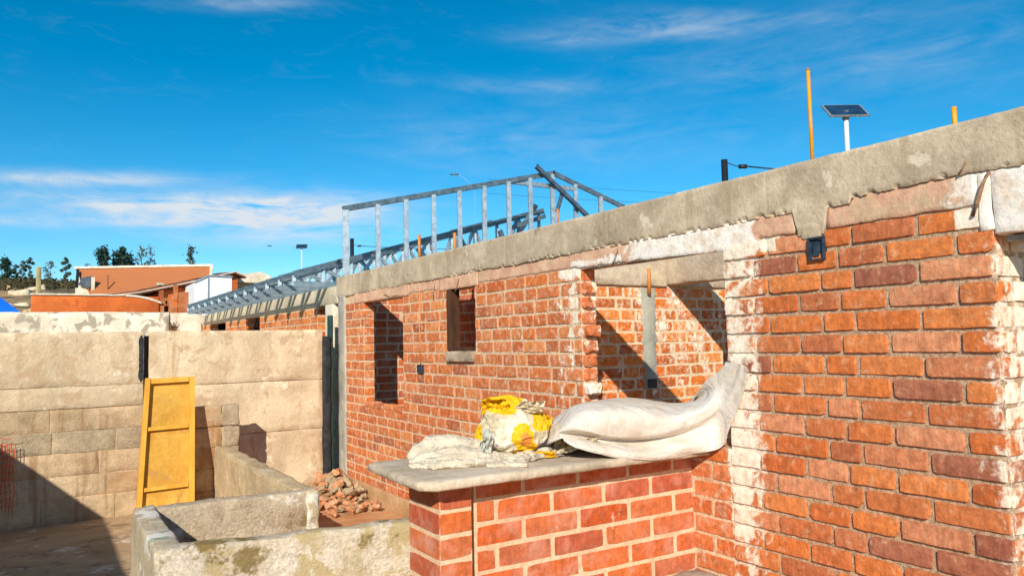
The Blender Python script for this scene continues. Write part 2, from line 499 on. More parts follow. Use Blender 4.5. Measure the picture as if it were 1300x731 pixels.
def jright(k):
    if k % 2 == 0: return [1.44, 1.723, 2.012, 2.174, 2.467, 2.742]
    return [1.432, 1.574, 1.862, 2.082, 2.297, 2.56, 2.744]
rN = make_rects(0, 0, .3, 2.03, 3, .017, jfun=jright)
mb = MB(); brick_face(mb, (0,0,0), (0,1,0), (-1,0,0), rN, .012, 5, .022, wf, None, .0036, .0035)
# end face of the wall at the doorway (y = 1.44) and below the big opening
def jend(k): return [0, .11, .24] if k % 2 else [0, .2, .24]
rE = make_rects(0, .24, .3, 2.0, 8, .015, jfun=jend)
brick_face(mb, (0, 1.436, 0), (1,0,0), (0,-1,0), rE, .008, 6, .03, lambda u, z: .52 + .25*(u > .12), None, .003, .004)
mb.build('brickwork', BR_NEAR, bld, label='clean deep orange bricks of the near right end')
mb = MB()
rF = []
for r_ in make_rects(2.745, 8.5, .07, 2.03, 11, .016, irregular=.32):
    rF.append(r_)
for o_ in OPS: rF = subtract(rF, o_)
brick_face(mb, (0,0,0), (0,1,0), (-1,0,0), rF, .006, 12, .04, wf, None, .003, .003)
# far jambs of the openings (they face the camera)
for (yy, z0, z1, w) in ((7.93, .92, 2.01, .0), (3.98, .97, 2.01, .35)):
    rj = make_rects(0, .115, z0, z1, 9, .012, jfun=lambda k: [0, .115])
    brick_face(mb, (0, yy-.002, 0), (1,0,0), (0,-1,0), rj, .006, 15, .03, lambda u, z, w=w: w, None, .004, .006)
mb.build('brickwork', BR_FAR, bld, label='dusty pale orange bricks around the windows')
# ragged toothing at the left side of the big opening
rr = random.Random(4)
for k, b, t in rows(.97, 2.0):
    if True:
        yy = 3.975 - rr.uniform(.004, .03 if k % 2 else .07)
        mb = MB(); rough(mb, (.006, yy, b+rr.uniform(0,.01)), (.11, 3.99, t), .02, .012, 22, .012, (rr.random(), rr.choice((.1, .3, .5)), 0, 1), k*3.3)
        mb.build('broken_brick', BR_FAR, bld)
mb = MB(); wall_body(mb, (0,0,0), (0,1,0), (-1,0,0), .115, 1.434, 2.745, -.12, 2.13, [], wf, None)
wall_body(mb, (.115,0,0), (0,1,0), (-1,0,0), .125, 1.434, 1.67, -.12, 2.13, [], wf, None)
mb.build('wall', MO_NEAR, bld)
mb = MB(); wall_body(mb, (0,0,0), (0,1,0), (-1,0,0), .115, 2.745, 8.6, -.12, 2.13, OPS, wf, None)
mb.build('wall', MO_FAR, bld)
# plinth
mb = MB(); rough(mb, (-.035, 3.35, -.14), (.02, 8.55, .068), .07, .008, 5, .012)
mb.build('plinth', concrete_mat('plinth_tan', 'b98f62', 'cfa87c', pores=.3, scale=3), bld, True)

# ring beam with a ragged lower edge
def zsm(y):
    z = 2.122 + .014*noise.noise(Vector((y*2.2, 0, 0)))
    if 2.12 < y < 2.30: z -= .115*min(1, (y-2.12)/.02, (2.30-y)/.02)
    return z + (.022 if y < 2.0 else 0)
def zbot(y):
    z = 2.120 + .014*noise.noise(Vector((y*2.2, 0, 0))) + .006*noise.noise(Vector((y*9, 3, 0))) + .005*noise.noise(Vector((y*33, 3, 9))) + .004*noise.noise(Vector((y*90, 3, 9)))
    if 2.12 < y < 2.30: z -= .115*min(1, (y-2.12)/.02, (2.30-y)/.02)
    if y < 2.0: z += .022
    return z
mb = MB()
ys = [-.9 + i*.008 for i in range(int((8.78+.9)/.008)+1)]
prof = []   # (x offset, t) from inner bottom, around the front, over the top, down the back
TT = [0, .02, .05] + [.05 + .95*i/22 for i in range(1, 23)]
vs = []; fs = []
for y in ys:
    zb_ = zbot(y); zs_ = zsm(y); zt = 2.352 + .004*noise.noise(Vector((y*3, 1, 1))) + .003*noise.noise(Vector((y*17, 1, 1)))
    row = [Vector((.004, y, zb_+.012))]
    for t in TT:
        z = zs_ + (zt-zs_)*t + (zb_-zs_)*max(0, 1-t/.10)
        x = -.020 + .003*noise.noise(Vector((y*1.7, z*4, 7))) + .0009*noise.noise(Vector((y*14, z*14, 3))) + (.0025 if (y % 1.22) < .012 else 0)
        if t < .03: x += .004
        if t == 1: x += .006
        pit = noise.noise(Vector((y*26, z*26, 5)))
        if t < .09 and pit > .2: x += .016*min(1, (pit-.2)*9)
        row.append(Vector((x, y, z)))
    for x in (.03, .08, .13): row.append(Vector((x, y, zt + .004*noise.noise(Vector((y*12, x*20, 2))) + (.0 if x < .12 else -.006))))
    row.append(Vector((.135, y, 2.24))); row.append(Vector((.135, y, 2.08))); row.append(Vector((.05, y, 2.085)))
    vs += row
nr = len(row)
for i in range(len(ys)-1):
    for j in range(nr-1): fs.append((i*nr+j, (i+1)*nr+j, (i+1)*nr+j+1, i*nr+j+1))
fs.append(tuple(range(nr))); fs.append(tuple((len(ys)-1)*nr+j for j in range(nr)))
mb.add(vs, fs); mb.build('ring_beam', BEAM, bld, True)

# plaster / lintel band under the beam: thin sheet with ragged edges
def band(name, mat, y0, y1, zlo, zhi, x=-.014, n=.012, label=None, seed=0, step=.02, thick=.03, ends=.01):
    vs = []; fs = []
    N_ = max(2, int((y1-y0)/step))
    yl = [y0, y0+.002] + [y0 + (y1-y0)*i/N_ for i in range(1, N_)] + [y1-.002, y1]
    fr_ = [0, .03, .18, .34, .5, .66, .82, .97, 1]
    for i, y in enumerate(yl):
        a = (zlo(y) if callable(zlo) else zlo) + n*noise.noise(Vector((y*11, seed, 0))) + n*.6*noise.noise(Vector((y*37, seed, 0))) + n*.4*noise.noise(Vector((y*90, seed, 0)))
        b = (zhi(y) if callable(zhi) else zhi)
        row = [Vector((x+thick, y, a+.002))]
        for j, t in enumerate(fr_):
            z = a + (b-a)*t
            xx = x + .0022*noise.noise(Vector((y*9, z*9, seed))) + .0012*noise.noise(Vector((y*40, z*40, seed)))
            if j in (0, len(fr_)-1) or i in (0, len(yl)-1): xx += .0035
            yy = y + ends*1.6*noise.noise(Vector((z*30, seed, 4)))*(1 if i < 2 or i > len(yl)-3 else 0)
            row.append(Vector((xx, yy, z)))
        row.append(Vector((x+thick, y, b)))
        vs += row
    R_ = len(row)
    for i in range(len(yl)-1):
        for j in range(R_-1): fs.append((i*R_+j, (i+1)*R_+j, (i+1)*R_+j+1, i*R_+j+1))
    fs.append(tuple(range(R_))); fs.append(tuple((len(yl)-1)*R_+j for j in range(R_)))
    m_ = MB(); m_.add(vs, fs, [(.5, wplas(v.y, v.z), 0, 1) for v in vs]); return m_.build(name, mat, bld, True, label)
band('plaster_band', PLMIX, 1.475, 2.125, lambda y: 2.026, lambda y: zbot(y)+.01, -.010, .006, 'pinkish plaster band under the beam at the right end', 1)
def zl_(y):
    if y < 2.745: return 1.985 + .02*noise.noise(Vector((y*9, 1, 1)))
    return 1.992 + .018*min(1, max(0, (y-2.745)/.6)) + .006*noise.noise(Vector((y*6, 5, 1)))
def zl2(y):
    if y < 2.5: return 2.03
    if y < 2.745: return 2.03 - .045*min(1, (y-2.5)/.06) + .015*noise.noise(Vector((y*9, 1, 1)))
    if y > 4.0: return 2.028
    return zl_(y) + .008*min(1, max(0, (y-3.3)/.3))
band('lintel', PLMIX, 2.297, 4.09, zl2, lambda y: zbot(y)+.012 - .010*max(0, noise.noise(Vector((y*8, 2, 2)))), -.012, .009, 'ragged whitewashed lintel band over the wide opening', 3, .012)
band('plaster_band', PLMIX, 4.08, 5.35, lambda y: 2.028, lambda y: zbot(y)+.01, -.007, .008, None, 6)
band('lintel', PLMIX, 5.35, 6.05, lambda y: 2.008, lambda y: zbot(y)+.01, -.010, .003, None, 7)
band('plaster_band', PLMIX, 6.05, 6.7, lambda y: 2.03, lambda y: zbot(y)+.01, -.006, .012, None, 8)
band('lintel', PLMIX, 6.7, 8.2, lambda y: 2.012, lambda y: zbot(y)+.01, -.012, .003, None, 9)
# lintels' soffits (solid concrete over the openings)
for y0, y1 in ((2.70, 4.02), (5.38, 5.95), (6.84, 7.96)):
    mb = MB(); rough(mb, (.004, y0, 2.012), (.118, y1, 2.10), .06, .003, 6, .006); mb.build('lintel_core', GREYC, bld, True)
# white door lintel at the right edge with grey soffit
mb = MB(); rough(mb, (-.013, -.8, 1.905), (.2, 1.43, 2.16), .03, .006, 9, .006, (.5, .9, 0, 1))
mb.build('door_lintel', PLMIX, bld, True, 'white painted door lintel at the right edge')
mb = MB(); rough(mb, (-.011, 1.428, 1.925), (.22, 1.478, 2.15), .02, .006, 14, .005, (.5, .9, 0, 1)); mb.build('door_lintel_end', PLMIX, bld, True)
mb = MB(); rough(mb, (.02, -.8, 1.875), (.19, 1.40, 1.9), .05, .003, 5, .006); mb.build('lintel_soffit', GREYC, bld, True)
# pieces of wall beyond the doorway, right
mb = MB(); wall_body(mb, (0,0,0), (0,1,0), (-1,0,0), .24, -.9, .45, -.12, 1.9, [], lambda u, z: .3)
mb.build('wall', MO_NEAR, bld)
mb = MB(); brick_face(mb, (0,0,0), (0,1,0), (-1,0,0), make_rects(-.9, .45, .3, 1.88, 33, .015), .01, 34, .04, lambda u, z: .1)
mb.build('brickwork', BR_NEAR, bld)
# reinforcing bar / chase line in the plaster
mb = MB()
mb.tube([(-.016, 1.497, 1.985), (-.024, 1.47, 2.04), (-.026, 1.448, 2.10), (-.022, 1.425, 2.14)], .0075, 8)
mb.build('steel_bar', RUST, bld, True)
for i, pts in enumerate([[(-.018, 3.62, 2.03), (-.04, 3.60, 2.0), (-.03, 3.575, 2.07), (-.028, 3.56, 2.10)],
                         [(-.014, 6.93, 2.03), (-.03, 7.15, 2.03), (-.02, 7.3, 2.06)],
                         [(-.012, 5.72, 2.0), (-.04, 5.70, 1.97), (-.02, 5.68, 2.04), (-.018, 5.66, 2.09)],
                         [(-.012, 6.16, 1.93), (-.02, 6.15, 2.0), (-.016, 6.13, 2.07)],
                         [(-.024, 1.535, 2.15), (-.03, 1.515, 2.17), (-.026, 1.50, 2.20)],
                         [(-.014, 8.5, 2.13), (-.03, 8.42, 2.11)]]):
    mb = MB(); mb.tube(pts, .0035, 6); mb.build('tie_wire', RUST, bld, True)
# cement drip and electrical box near the right end
mb = MB(); rough(mb, (-.022, 2.15, 1.985), (.0, 2.262, 2.06), .015, .008, 22, .012); mb.build('cement_patch', BEAM, bld, True)
def ebox(y, z, w, h, nm='junction_box', par=bld, lab=None):
    mb = MB(); t = .006
    mb.box((-.030, y-w/2, z-h/2), (.0, y-w/2+t, z+h/2)); mb.box((-.030, y+w/2-t, z-h/2), (.0, y+w/2, z+h/2))
    mb.box((-.030, y-w/2+t, z-h/2), (.0, y+w/2-t, z-h/2+t)); mb.box((-.030, y-w/2+t, z+h/2-t), (.0, y+w/2-t, z+h/2))
    mb.box((-.012, y-w/2+t, z-h/2+t), (-.006, y+w/2-t, z+h/2-t))
    mb.box((-.022, y-w*.12, z-h*.3), (-.012, y+w*.22, z+h*.3))
    return mb.build(nm, BOXM, par, label=lab)
ebox(2.178, 1.94, .082, .105, lab='black electrical box with chipped mortar at the right end')
ebox(6.45, 1.315, .10, .075, lab='small dark electrical box below an orange conduit')
mb = MB(); mb.tube([(.002, 6.47, 1.35), (-.002, 6.475, 1.65), (-.001, 6.47, 2.06)], .012, 8); mb.build('conduit', ORNG, bld, True)
# conduits standing on the beam
def conduit(y, z1, x=.06, r=.014, mat=YELW, lab=None, cap=False):
    mb = MB(); mb.tube([(x, y, 2.33), (x, y, 2.33+(z1-2.33)*.5), (x, y, z1)], r, 12); o = mb.build('conduit', mat, bld, True, lab)
    if cap:
        m2 = MB(); m2.tube([(x, y, z1-.003), (x, y, z1+.006)], r*1.05, 12)
        c = m2.build('conduit_tip', RUST, o, True)
conduit(2.235, 2.80, .06, .0088, YELW, 'tall yellow conduit standing on the beam', True)
conduit(1.59, 2.445, .08, .010, YELW, 'short yellow conduit stub at the right end of the beam')
conduit(6.58, 2.585, .05, .014, ORNG, 'short orange conduit stub left of the roof studs')
conduit(5.85, 2.505, .05, .015, ORNG)
conduit(4.29, 2.465, .05, .009, ORNG)
# timber window frame and sill
fr = MB(); fr.bar((.03, 5.88, 1.48), (.03, 5.88, 2.0), .05, .07, (1,0,0)); fr.bar((.03, 5.855, 1.505), (.03, 5.43, 1.505), .045, .07, (1,0,0)) if False else None
fr.box((-.012, 5.835, 1.49), (.08, 5.905, 2.005)); fr.box((-.008, 5.415, 1.484), (.07, 5.833, 1.512)); fr.box((.06, 5.415, 1.515), (.075, 5.44, 2.0))
fr.build('window_frame', WOODB, bld)
mb = MB(); rough(mb, (-.035, 5.42, 1.39), (.04, 5.90, 1.475), .04, .003, 8, .006); mb.build('window_sill', OLDC, bld, True)
# rough brick sill of the tall window
mb = MB()
for i in range(4):
    y0 = 6.88+i*.262; rough(mb, (-.012, y0, .875+.01*(i % 2)), (.10, y0+.25, .93+.01*(i % 2)), .04, .006, 10, .01, (.3+.15*i, .2, 0, 1), i)
mb.build('window_sill', BR_FAR, bld)
# mortar-strewn sill of the wide opening
mb = MB(); rough(mb, (.0, 2.76, .93), (.11, 3.97, .985), .04, .01, 9, .015); mb.build('window_sill', OLDC, bld, True)
# concrete column at the left end
mb = MB(); rough(mb, (-.018, 8.5, -.12), (.12, 8.74, 2.16), .06, .006, 4, .014); mb.build('column', GREYC, bld, True, 'grey concrete column at the left end')
# interior walls
mb = MB(); mi = MB()
# cross wall at y=4.8
wall_body(mb, (0,4.8,0), (1,0,0), (0,-1,0), .115, .12, 4.6, -.1, 2.36, [], lambda u, z: .16)
brick_face(mi, (0,4.8,0), (1,0,0), (0,-1,0), make_rects(.12, 4.6, .2, 2.0, 21, .018, irregular=.4, zb=1.895), .005, 22, .04, lambda u, z: .33 if u < 1.3 else .42, None, .005, .003)
mb.build('partition_wall', MO_IN, bld); mi.build('brickwork', BR_IN, bld)
mb = MB(); mi = MB()
wall_body(mb, (0,8.6,0), (1,0,0), (0,-1,0), .14, .115, 6.2, -.1, 2.36, [], lambda u, z: .0)
brick_face(mi, (0,8.6,0), (1,0,0), (0,-1,0), make_rects(.115, 3, .2, 2.3, 23, .016), .005, 24, .05, lambda u, z: .05, None, .004, .003)
mb.build('partition_wall', MO_FAR, bld); mi.build('brickwork', BR_CTR, bld)
mb = MB(); mi = MB()
wall_body(mb, (.56,0,0), (0,1,0), (-1,0,0), .115, 4.92, 7.0, -.1, 2.2, [], lambda u, z: .0)
brick_face(mi, (.56,0,0), (0,1,0), (-1,0,0), make_rects(4.92, 7.0, .2, 2.15, 25, .016), .005, 26, .05, lambda u, z: .05, None, .004, .003)
mb.build('partition_wall', MO_FAR, bld); mi.build('brickwork', BR_CTR, bld)
# bond beams of the interior walls and the beam crossing over the inner opening
mb = MB(); rough(mb, (.135, 4.772, 1.985), (1.52, 4.93, 2.36), .05, .006, 5, .012); rough(mb, (1.66, 4.772, 1.985), (4.6, 4.93, 2.36), .08, .006, 5, .012)
mb.build('bond_beam', SLABM, bld, True)
mb = MB(); rough(mb, (1.525, 1.2, 2.0), (1.655, 4.95, 2.355), .05, .007, 5, .012); mb.build('bond_beam', SLABM, bld, True)
mb = MB(); mi = MB()
wall_body(mb, (1.53,0,0), (0,1,0), (-1,0,0), .12, 1.2, 4.02, -.1, 2.0, [], lambda u, z: .2)
brick_face(mi, (1.53,0,0), (0,1,0), (-1,0,0), make_rects(1.2, 4.02, .2, 1.99, 27, .016), .005, 28, .05, lambda u, z: .2, None, .004, .003)
rj = make_rects(0, .115, .2, 1.98, 9, .012, jfun=lambda k: [0, .115])
mb.build('partition_wall', MO_IN, bld); mi.build('brickwork', BR_IN, bld)
# plastered chase, conduit and box in the cross wall
mb = MB()
vs = []; fs = []; N_ = 40
for i in range(N_+1):
    z = 1.13 + (1.97-1.13)*i/N_
    w0 = .075 + .02*noise.noise(Vector((z*12, 1, 0))) + .03*max(0, (z-1.6)); c0 = 1.315
    for j, u in enumerate((-1, -.8, 0, .8, 1)):
        vs.append((c0+u*w0 + .01*noise.noise(Vector((z*15, j*3, 2))), 4.8 - (.001 if abs(u) == 1 else .012 + .003*noise.noise(Vector((z*20, u*5, 0)))), z))
for i in range(N_):
    for j in range(4): fs.append((i*5+j, i*5+j+1, (i+1)*5+j+1, (i+1)*5+j))
mb.add(vs, fs); mb.build('cement_chase', concrete_mat('cement_fresh', 'a3a294', 'bbb8a6', pores=.2, bump=.5), bld, True)
mb = MB(); mb.tube([(1.30, 4.765, 1.92), (1.30, 4.76, 2.05), (1.30, 4.765, 2.13)], .016, 8); mb.build('conduit', ORNG, bld, True)
mb = MB(); mb.box((1.27, 4.782, 1.14), (1.37, 4.80, 1.215)); mb.build('junction_box', BLACK, bld)
mb = MB(); mb.tube([(1.52, 3.95, 1.99), (1.50, 3.94, 1.9), (1.51, 3.93, 1.76)], .007, 6); mb.tube([(1.50, 3.94, 1.9), (1.51, 3.88, 1.83)], .005, 6); mb.build('hanging_wire', WOODG, bld, True)

# ================================================================== GABLE STUD FRAME
gf = empty('roof_frame', (0, 8.6, 2.36), 'galvanised steel stud gable frame standing on the end of the beam', 'roof frame')
YG = 8.6
def cstud(mb, p, q, w=.075, d=.04, face=(0,-1,0), t=.004):
    """C section: web faces 'face', flanges behind"""
    p = Vector(p); q = Vector(q); ax = (q-p).normalized(); f = Vector(face); s = ax.cross(f).normalized(); f = s.cross(ax).normalized()
    def slab(c0, c1, a, wa, b, wb):
        vs = []
        for e in (c0, c1):
            for i, j in ((-1,-1),(1,-1),(1,1),(-1,1)): vs.append(e + a*i*wa/2 + b*j*wb/2)
        mb.add(vs, [(0,1,2,3),(7,6,5,4),(0,4,5,1),(1,5,6,2),(2,6,7,3),(3,7,4,0)])
    slab(p + s*(w/2), q + s*(w/2), s, t, f, d)
    slab(p + f*(d/2), q + f*(d/2), f, t, s, w-2*t)
    slab(p - f*(d/2), q - f*(d/2), f, t, s, w*.3) if False else None
    slab(p - s*(w/2), q - s*(w/2), s, t, f, d*.9)
zt = lambda x: 3.155 + .2425*x if x <= 3.06 else 3.897 - .31*(x-3.06)
sx = [.035, .44, .81, 1.19, 1.56, 1.93, 2.31, 2.66, 3.03, 3.43, 3.88, 4.33, 4.78]
for i, x in enumerate(sx):
    mb = MB(); cstud(mb, (x, YG, 2.36), (x, YG, zt(x)-.02), .055 if i else .075, .05, (-.3,-1,0)); mb.build('stud', STEEL, gf)
for a, b in ((0., 3.075), (3.045, 5.0)):
    mb = MB(); cstud(mb, (a, YG, zt(a)), (b, YG, zt(b) if b > 3.06 else zt(3.06)), .024, .07, (0,0,-1)); mb.build('top_plate', STEELM, gf)
mb = MB(); mb.box((.0, YG-.04, 2.352), (5.0, YG+.04, 2.362)); mb.build('bottom_plate', STEEL, gf)
mb = MB(); cstud(mb, (2.30, YG+.03, 3.71), (3.47, YG+.03, 3.70), .055, .04); mb.build('tie_rail', STEEL, gf)
mb = MB(); cstud(mb, (3.09, YG-.02, 3.34), (3.18, YG-.03, 3.62), .04, .04); mb.build('brace', STEELD, gf)
mb = MB(); cstud(mb, (2.72, YG-.07, 3.94), (3.60, YG-.10, 3.27), .06, .04, (0,-1,.2)); o = mb.build('steel_channel', STEELD)
tag(o, 'loose dark steel channel leaning diagonally across the peak of the stud frame', 'steel bar')

# ================================================================== SECOND BUILDING WITH TRUSSES
b2 = empty('unfinished_building', (.1, 13, -.1), 'unfinished farther wing with brick piers and concrete beam under steel trusses', 'building')
mb = MB(); rough(mb, (0., 8.80, 2.045), (.16, 17.85, 2.262), .08, .005, 4, .01); mb.build('ring_beam', concrete_mat('beam_tan', 'c2b396', 'd8caac', pores=.3, scale=2), b2, True)
pier = [(8.95, 9.25, 0), (9.62, 11.05, 1), (11.1, 12.65, 1), (13.7, 15.35, 1), (16.9, 17.8, 1)]
for i, (y0, y1, k) in enumerate(pier):
    if not k:
        mb = MB(); rough(mb, (-.01, y0, -.1), (.15, y1, 2.05), .1, .006, 5, .012); mb.build('pier', WHITEC, b2, True, 'pale plastered pier next to the near building'); continue
    mb = MB(); wall_body(mb, (.01,0,0), (0,1,0), (-1,0,0), .15, y0, y1, -.1, 2.05, [])
    o = mb.build('pier', MO_FAR, b2)
    mb = MB(); brick_face(mb, (.01,0,0), (0,1,0), (-1,0,0), make_rects(y0, y1, .9, 2.045, 40+i, .016), .006, 41, .06)
    brick_face(mb, (0, y0, 0), (1,0,0), (0,-1,0), make_rects(.01, .16, .9, 2.045, 44+i, .016, jfun=lambda k: [.01, .16]), .006, 43, .06)
    mb.build('brickwork', BR_IN, o)
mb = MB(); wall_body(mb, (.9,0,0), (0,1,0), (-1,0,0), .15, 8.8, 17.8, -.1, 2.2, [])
mb.build('wall', flat_mat('inner_wall_shade', '2a1e18', '3a2a20', 5, .9, .1), b2)  # near-black colour paints the shade seen between the piers
mb = MB(); mb.box((.16, 17.65, -.1), (5, 17.8, 2.2)); mb.build('wall', flat_mat('end_wall_shade', '2a1e18', '3a2a20', 5, .9, .1), b2)  # end wall coloured dark too, shade painted in

ends = [3.28, 2.62, 2.38, 2.0, 1.55, 1.15, .95, .85, .8, .8, .8, .8, .8]
tr_y = [9.20 + i*.655 for i in range(13)]
zc = lambda x: 2.42 + .283*(x+.42)
for i, (y, xe) in enumerate(zip(tr_y, ends)):
    t = empty('roof_truss', (0, y, 2.3), ('first' if i == 0 else 'galvanised') + ' steel roof truss', 'roof truss')
    t['label'] = 'galvanised steel roof truss on the farther wing, ' + ['nearest and longest one', 'second from the stud frame', 'third from the stud frame', 'fourth from the stud frame', 'fifth from the stud frame', 'sixth from the stud frame', 'seventh from the stud frame', 'eighth from the stud frame', 'ninth from the stud frame', 'tenth from the stud frame', 'eleventh from the stud frame', 'second from its far end', 'at its far end'][i]
    t['group'] = 'roof trusses on the farther wing'
    mb = MB(); cstud(mb, (-.42, y, zc(-.42)), (xe, y, zc(xe)), .075, .04, (0,-1,0)); mb.build('top_chord', STEELM, t)
    mb = MB(); cstud(mb, (-.42, y, 2.30), (max(xe, 1.6), y, 2.30), .065, .04, (0,-1,0)); mb.build('bottom_chord', ZINC, t)
    k = 0; x = -.40
    for q, (da, dh) in enumerate(((.55, .045),)):
        if 0 < i < 7: mb = MB(); cstud(mb, (xe-da, y+.02, zc(xe-da)+dh), (xe+.16, y+.02, zc(xe+.16)+dh), .05, .04, (0,-1,0)); mb.build('chord_splice', STEELD, t)
    while x < xe-.05:
        if zc(x)-2.30 > .05:
            mb = MB(); cstud(mb, (x, y+.012, 2.32), (x, y+.012, zc(x)-.02), .045, .03, (-.5,-1,0)); mb.build('web', ZINC, t)
            x2 = x+.36
            if x2 < xe:
                mb = MB(); cstud(mb, (x+.02, y+.03, zc(x)-.03) if k % 2 else (x+.02, y+.03, 2.33), (x2-.02, y+.03, 2.33) if k % 2 else (x2-.02, y+.03, zc(x2)-.04), .04, .03, (0,-1,0)); mb.build('web', STEEL, t)
        x += .36; k += 1
for i, x in enumerate((-.36, .12, .62)):
    mb = MB(); cstud(mb, (x, 9.1, zc(x)-.045 + (.075 if i else 0)), (x, 17.2, zc(x)-.045+(.075 if i else 0)), .035 if i == 0 else .06, .02, (-.4,0,1))
    o = mb.build('batten', [ZINC, STEEL, STEEL][i]); tag(o, ['thin steel batten running along the eave of the trusses', 'steel batten lying across the trusses just above the beam line', 'innermost steel batten lying across the trusses'][i], 'batten', 'battens across the trusses')

for i, (p, q, lab) in enumerate((((2.55, 9.0, 3.13), (3.2, 9.05, 3.36), 'loose steel channel lying on the nearest truss below the frame peak'), ((2.75, 9.1, 3.05), (3.02, 9.0, 3.50), 'short steel offcut propped upright on the nearest truss'), ((2.35, 8.95, 3.02), (2.9, 9.0, 2.80), 'dark steel offcut sloping down from the nearest truss'))):
    mb = MB(); cstud(mb, p, q, .06, .04); tag(mb.build('steel_channel', [STEELM, ZINC, STEELD][i]), lab, 'steel bar')
for i in range(3):
    mb = MB(); xx = 1.1+.62*i; cstud(mb, (xx, 8.9, 2.78+.15*i), (xx+.34, 8.92, 2.36), .06, .04); tag(mb.build('steel_channel', STEELD), ['leftmost', 'middle', 'rightmost'][i] + ' of three short dark channels leaning behind the beam under the trusses', 'steel bar')

# ================================================================== COUNTER
ct = empty('brick_counter', (-.8, 3.1, -.1), 'smooth orange brick counter with a concrete slab top under the sacks and plastic sheet', 'counter')
CP, CB, CZ = .1065, .092, .637
mb = MB()
def jc(k): return [-1.335, -1.085, -.768, -.452, -.145, 0] if k % 2 == 0 else [-1.335, -1.232, -.925, -.612, -.303, 0]
rc = make_rects(0, 0, -.1, .93, 51, .016, jfun=jc, zb=CZ, pitch=CP, bh=CB)
brick_face(mb, (0,3.03,0), (1,0,0), (0,-1,0), rc, .0035, 52, .05, lambda u, z: .16 + .25*max(0, noise.noise(Vector((u*3, z*4, 1)))), None, .0016, .0014)
mb.build('front_bricks', BR_CTR, ct)
mb = MB(); mb.box((-1.345, 3.03, -.1), (-.0, 3.14, .936)); mb.build('front_panel', MO_CTR, ct)
pl = MB(); pl.box((-1.53, 3.0, -.1), (-1.375, 3.315, .936)); o = pl.build('pillar', MO_CTR, ct)
mb = MB()
rp = make_rects(0, 0, -.1, .93, 53, .012, jfun=lambda k: [-1.532, -1.373], zb=.616, pitch=CP, bh=CB)
brick_face(mb, (0,3.0,0), (1,0,0), (0,-1,0), rp, .005, 54, .05, lambda u, z: .05, None, .001, .001)
rp = make_rects(0, 0, -.1, .93, 55, .012, jfun=lambda k: [2.997, 3.318], zb=.616, pitch=CP, bh=CB)
brick_face(mb, (-1.53,0,0), (0,1,0), (-1,0,0), rp, .005, 56, .05, lambda u, z: .0, None, .001, .001)
mb.build('pillar_bricks', BR_CTR, o)
mb = MB(); rough(mb, (-.50, 2.66, .15), (.0, 3.02, .325), .05, .01, 6, .02); mb.build('footing', GREYC, ct, True)
# slab
mb = MB()
outl = [(-1.60, 2.915), (-1.655, 2.965), (-1.665, 3.08), (-1.64, 3.56), (-1.58, 3.60)]
outl = [(-.0, 2.888)] + [(a, b - (.025 if b < 3.0 else 0)) for a, b in outl] + [(-.0, 3.56)]
def densify(pl, st):
    out = []
    for i in range(len(pl)):
        a = Vector(pl[i]); b = Vector(pl[(i+1) % len(pl)]); n = max(1, int((b-a).length/st))
        out += [a + (b-a)*k/n for k in range(n)]
    return out
po = densify([(a, b) for a, b in outl], .03)
cx, cy = -.8, 3.25
rings = []
for (ins, z) in ((.012, .934), (0, .942), (0, .962), (.008, .972), (.05, .975), (.15, .975), (.3, .975)):
    rg = []
    for p in po:
        q = p + (Vector((cx, cy)) - p).normalized()*ins*(1 if ins < .1 else 1)
        n_ = noise.noise(Vector((p.x*14, p.y*14, z*10)))*.006 if ins < .04 else 0
        rg.append(Vector((q.x + n_, q.y + n_, z + .0035*noise.noise(Vector((p.x*9, p.y*9, 2))))))
    rings.append(rg)
vs = [v for r_ in rings for v in r_]; n = len(po); fs = []
for k in range(len(rings)-1):
    for i in range(n): fs.append((k*n+i, k*n+(i+1) % n, (k+1)*n+(i+1) % n, (k+1)*n+i))
fs.append(tuple(range(n))); fs.append(tuple((len(rings)-1)*n+i for i in range(n)))
mb.add(vs, fs); mb.build('slab', SLABM, ct, True)
SLABM_Z = .975

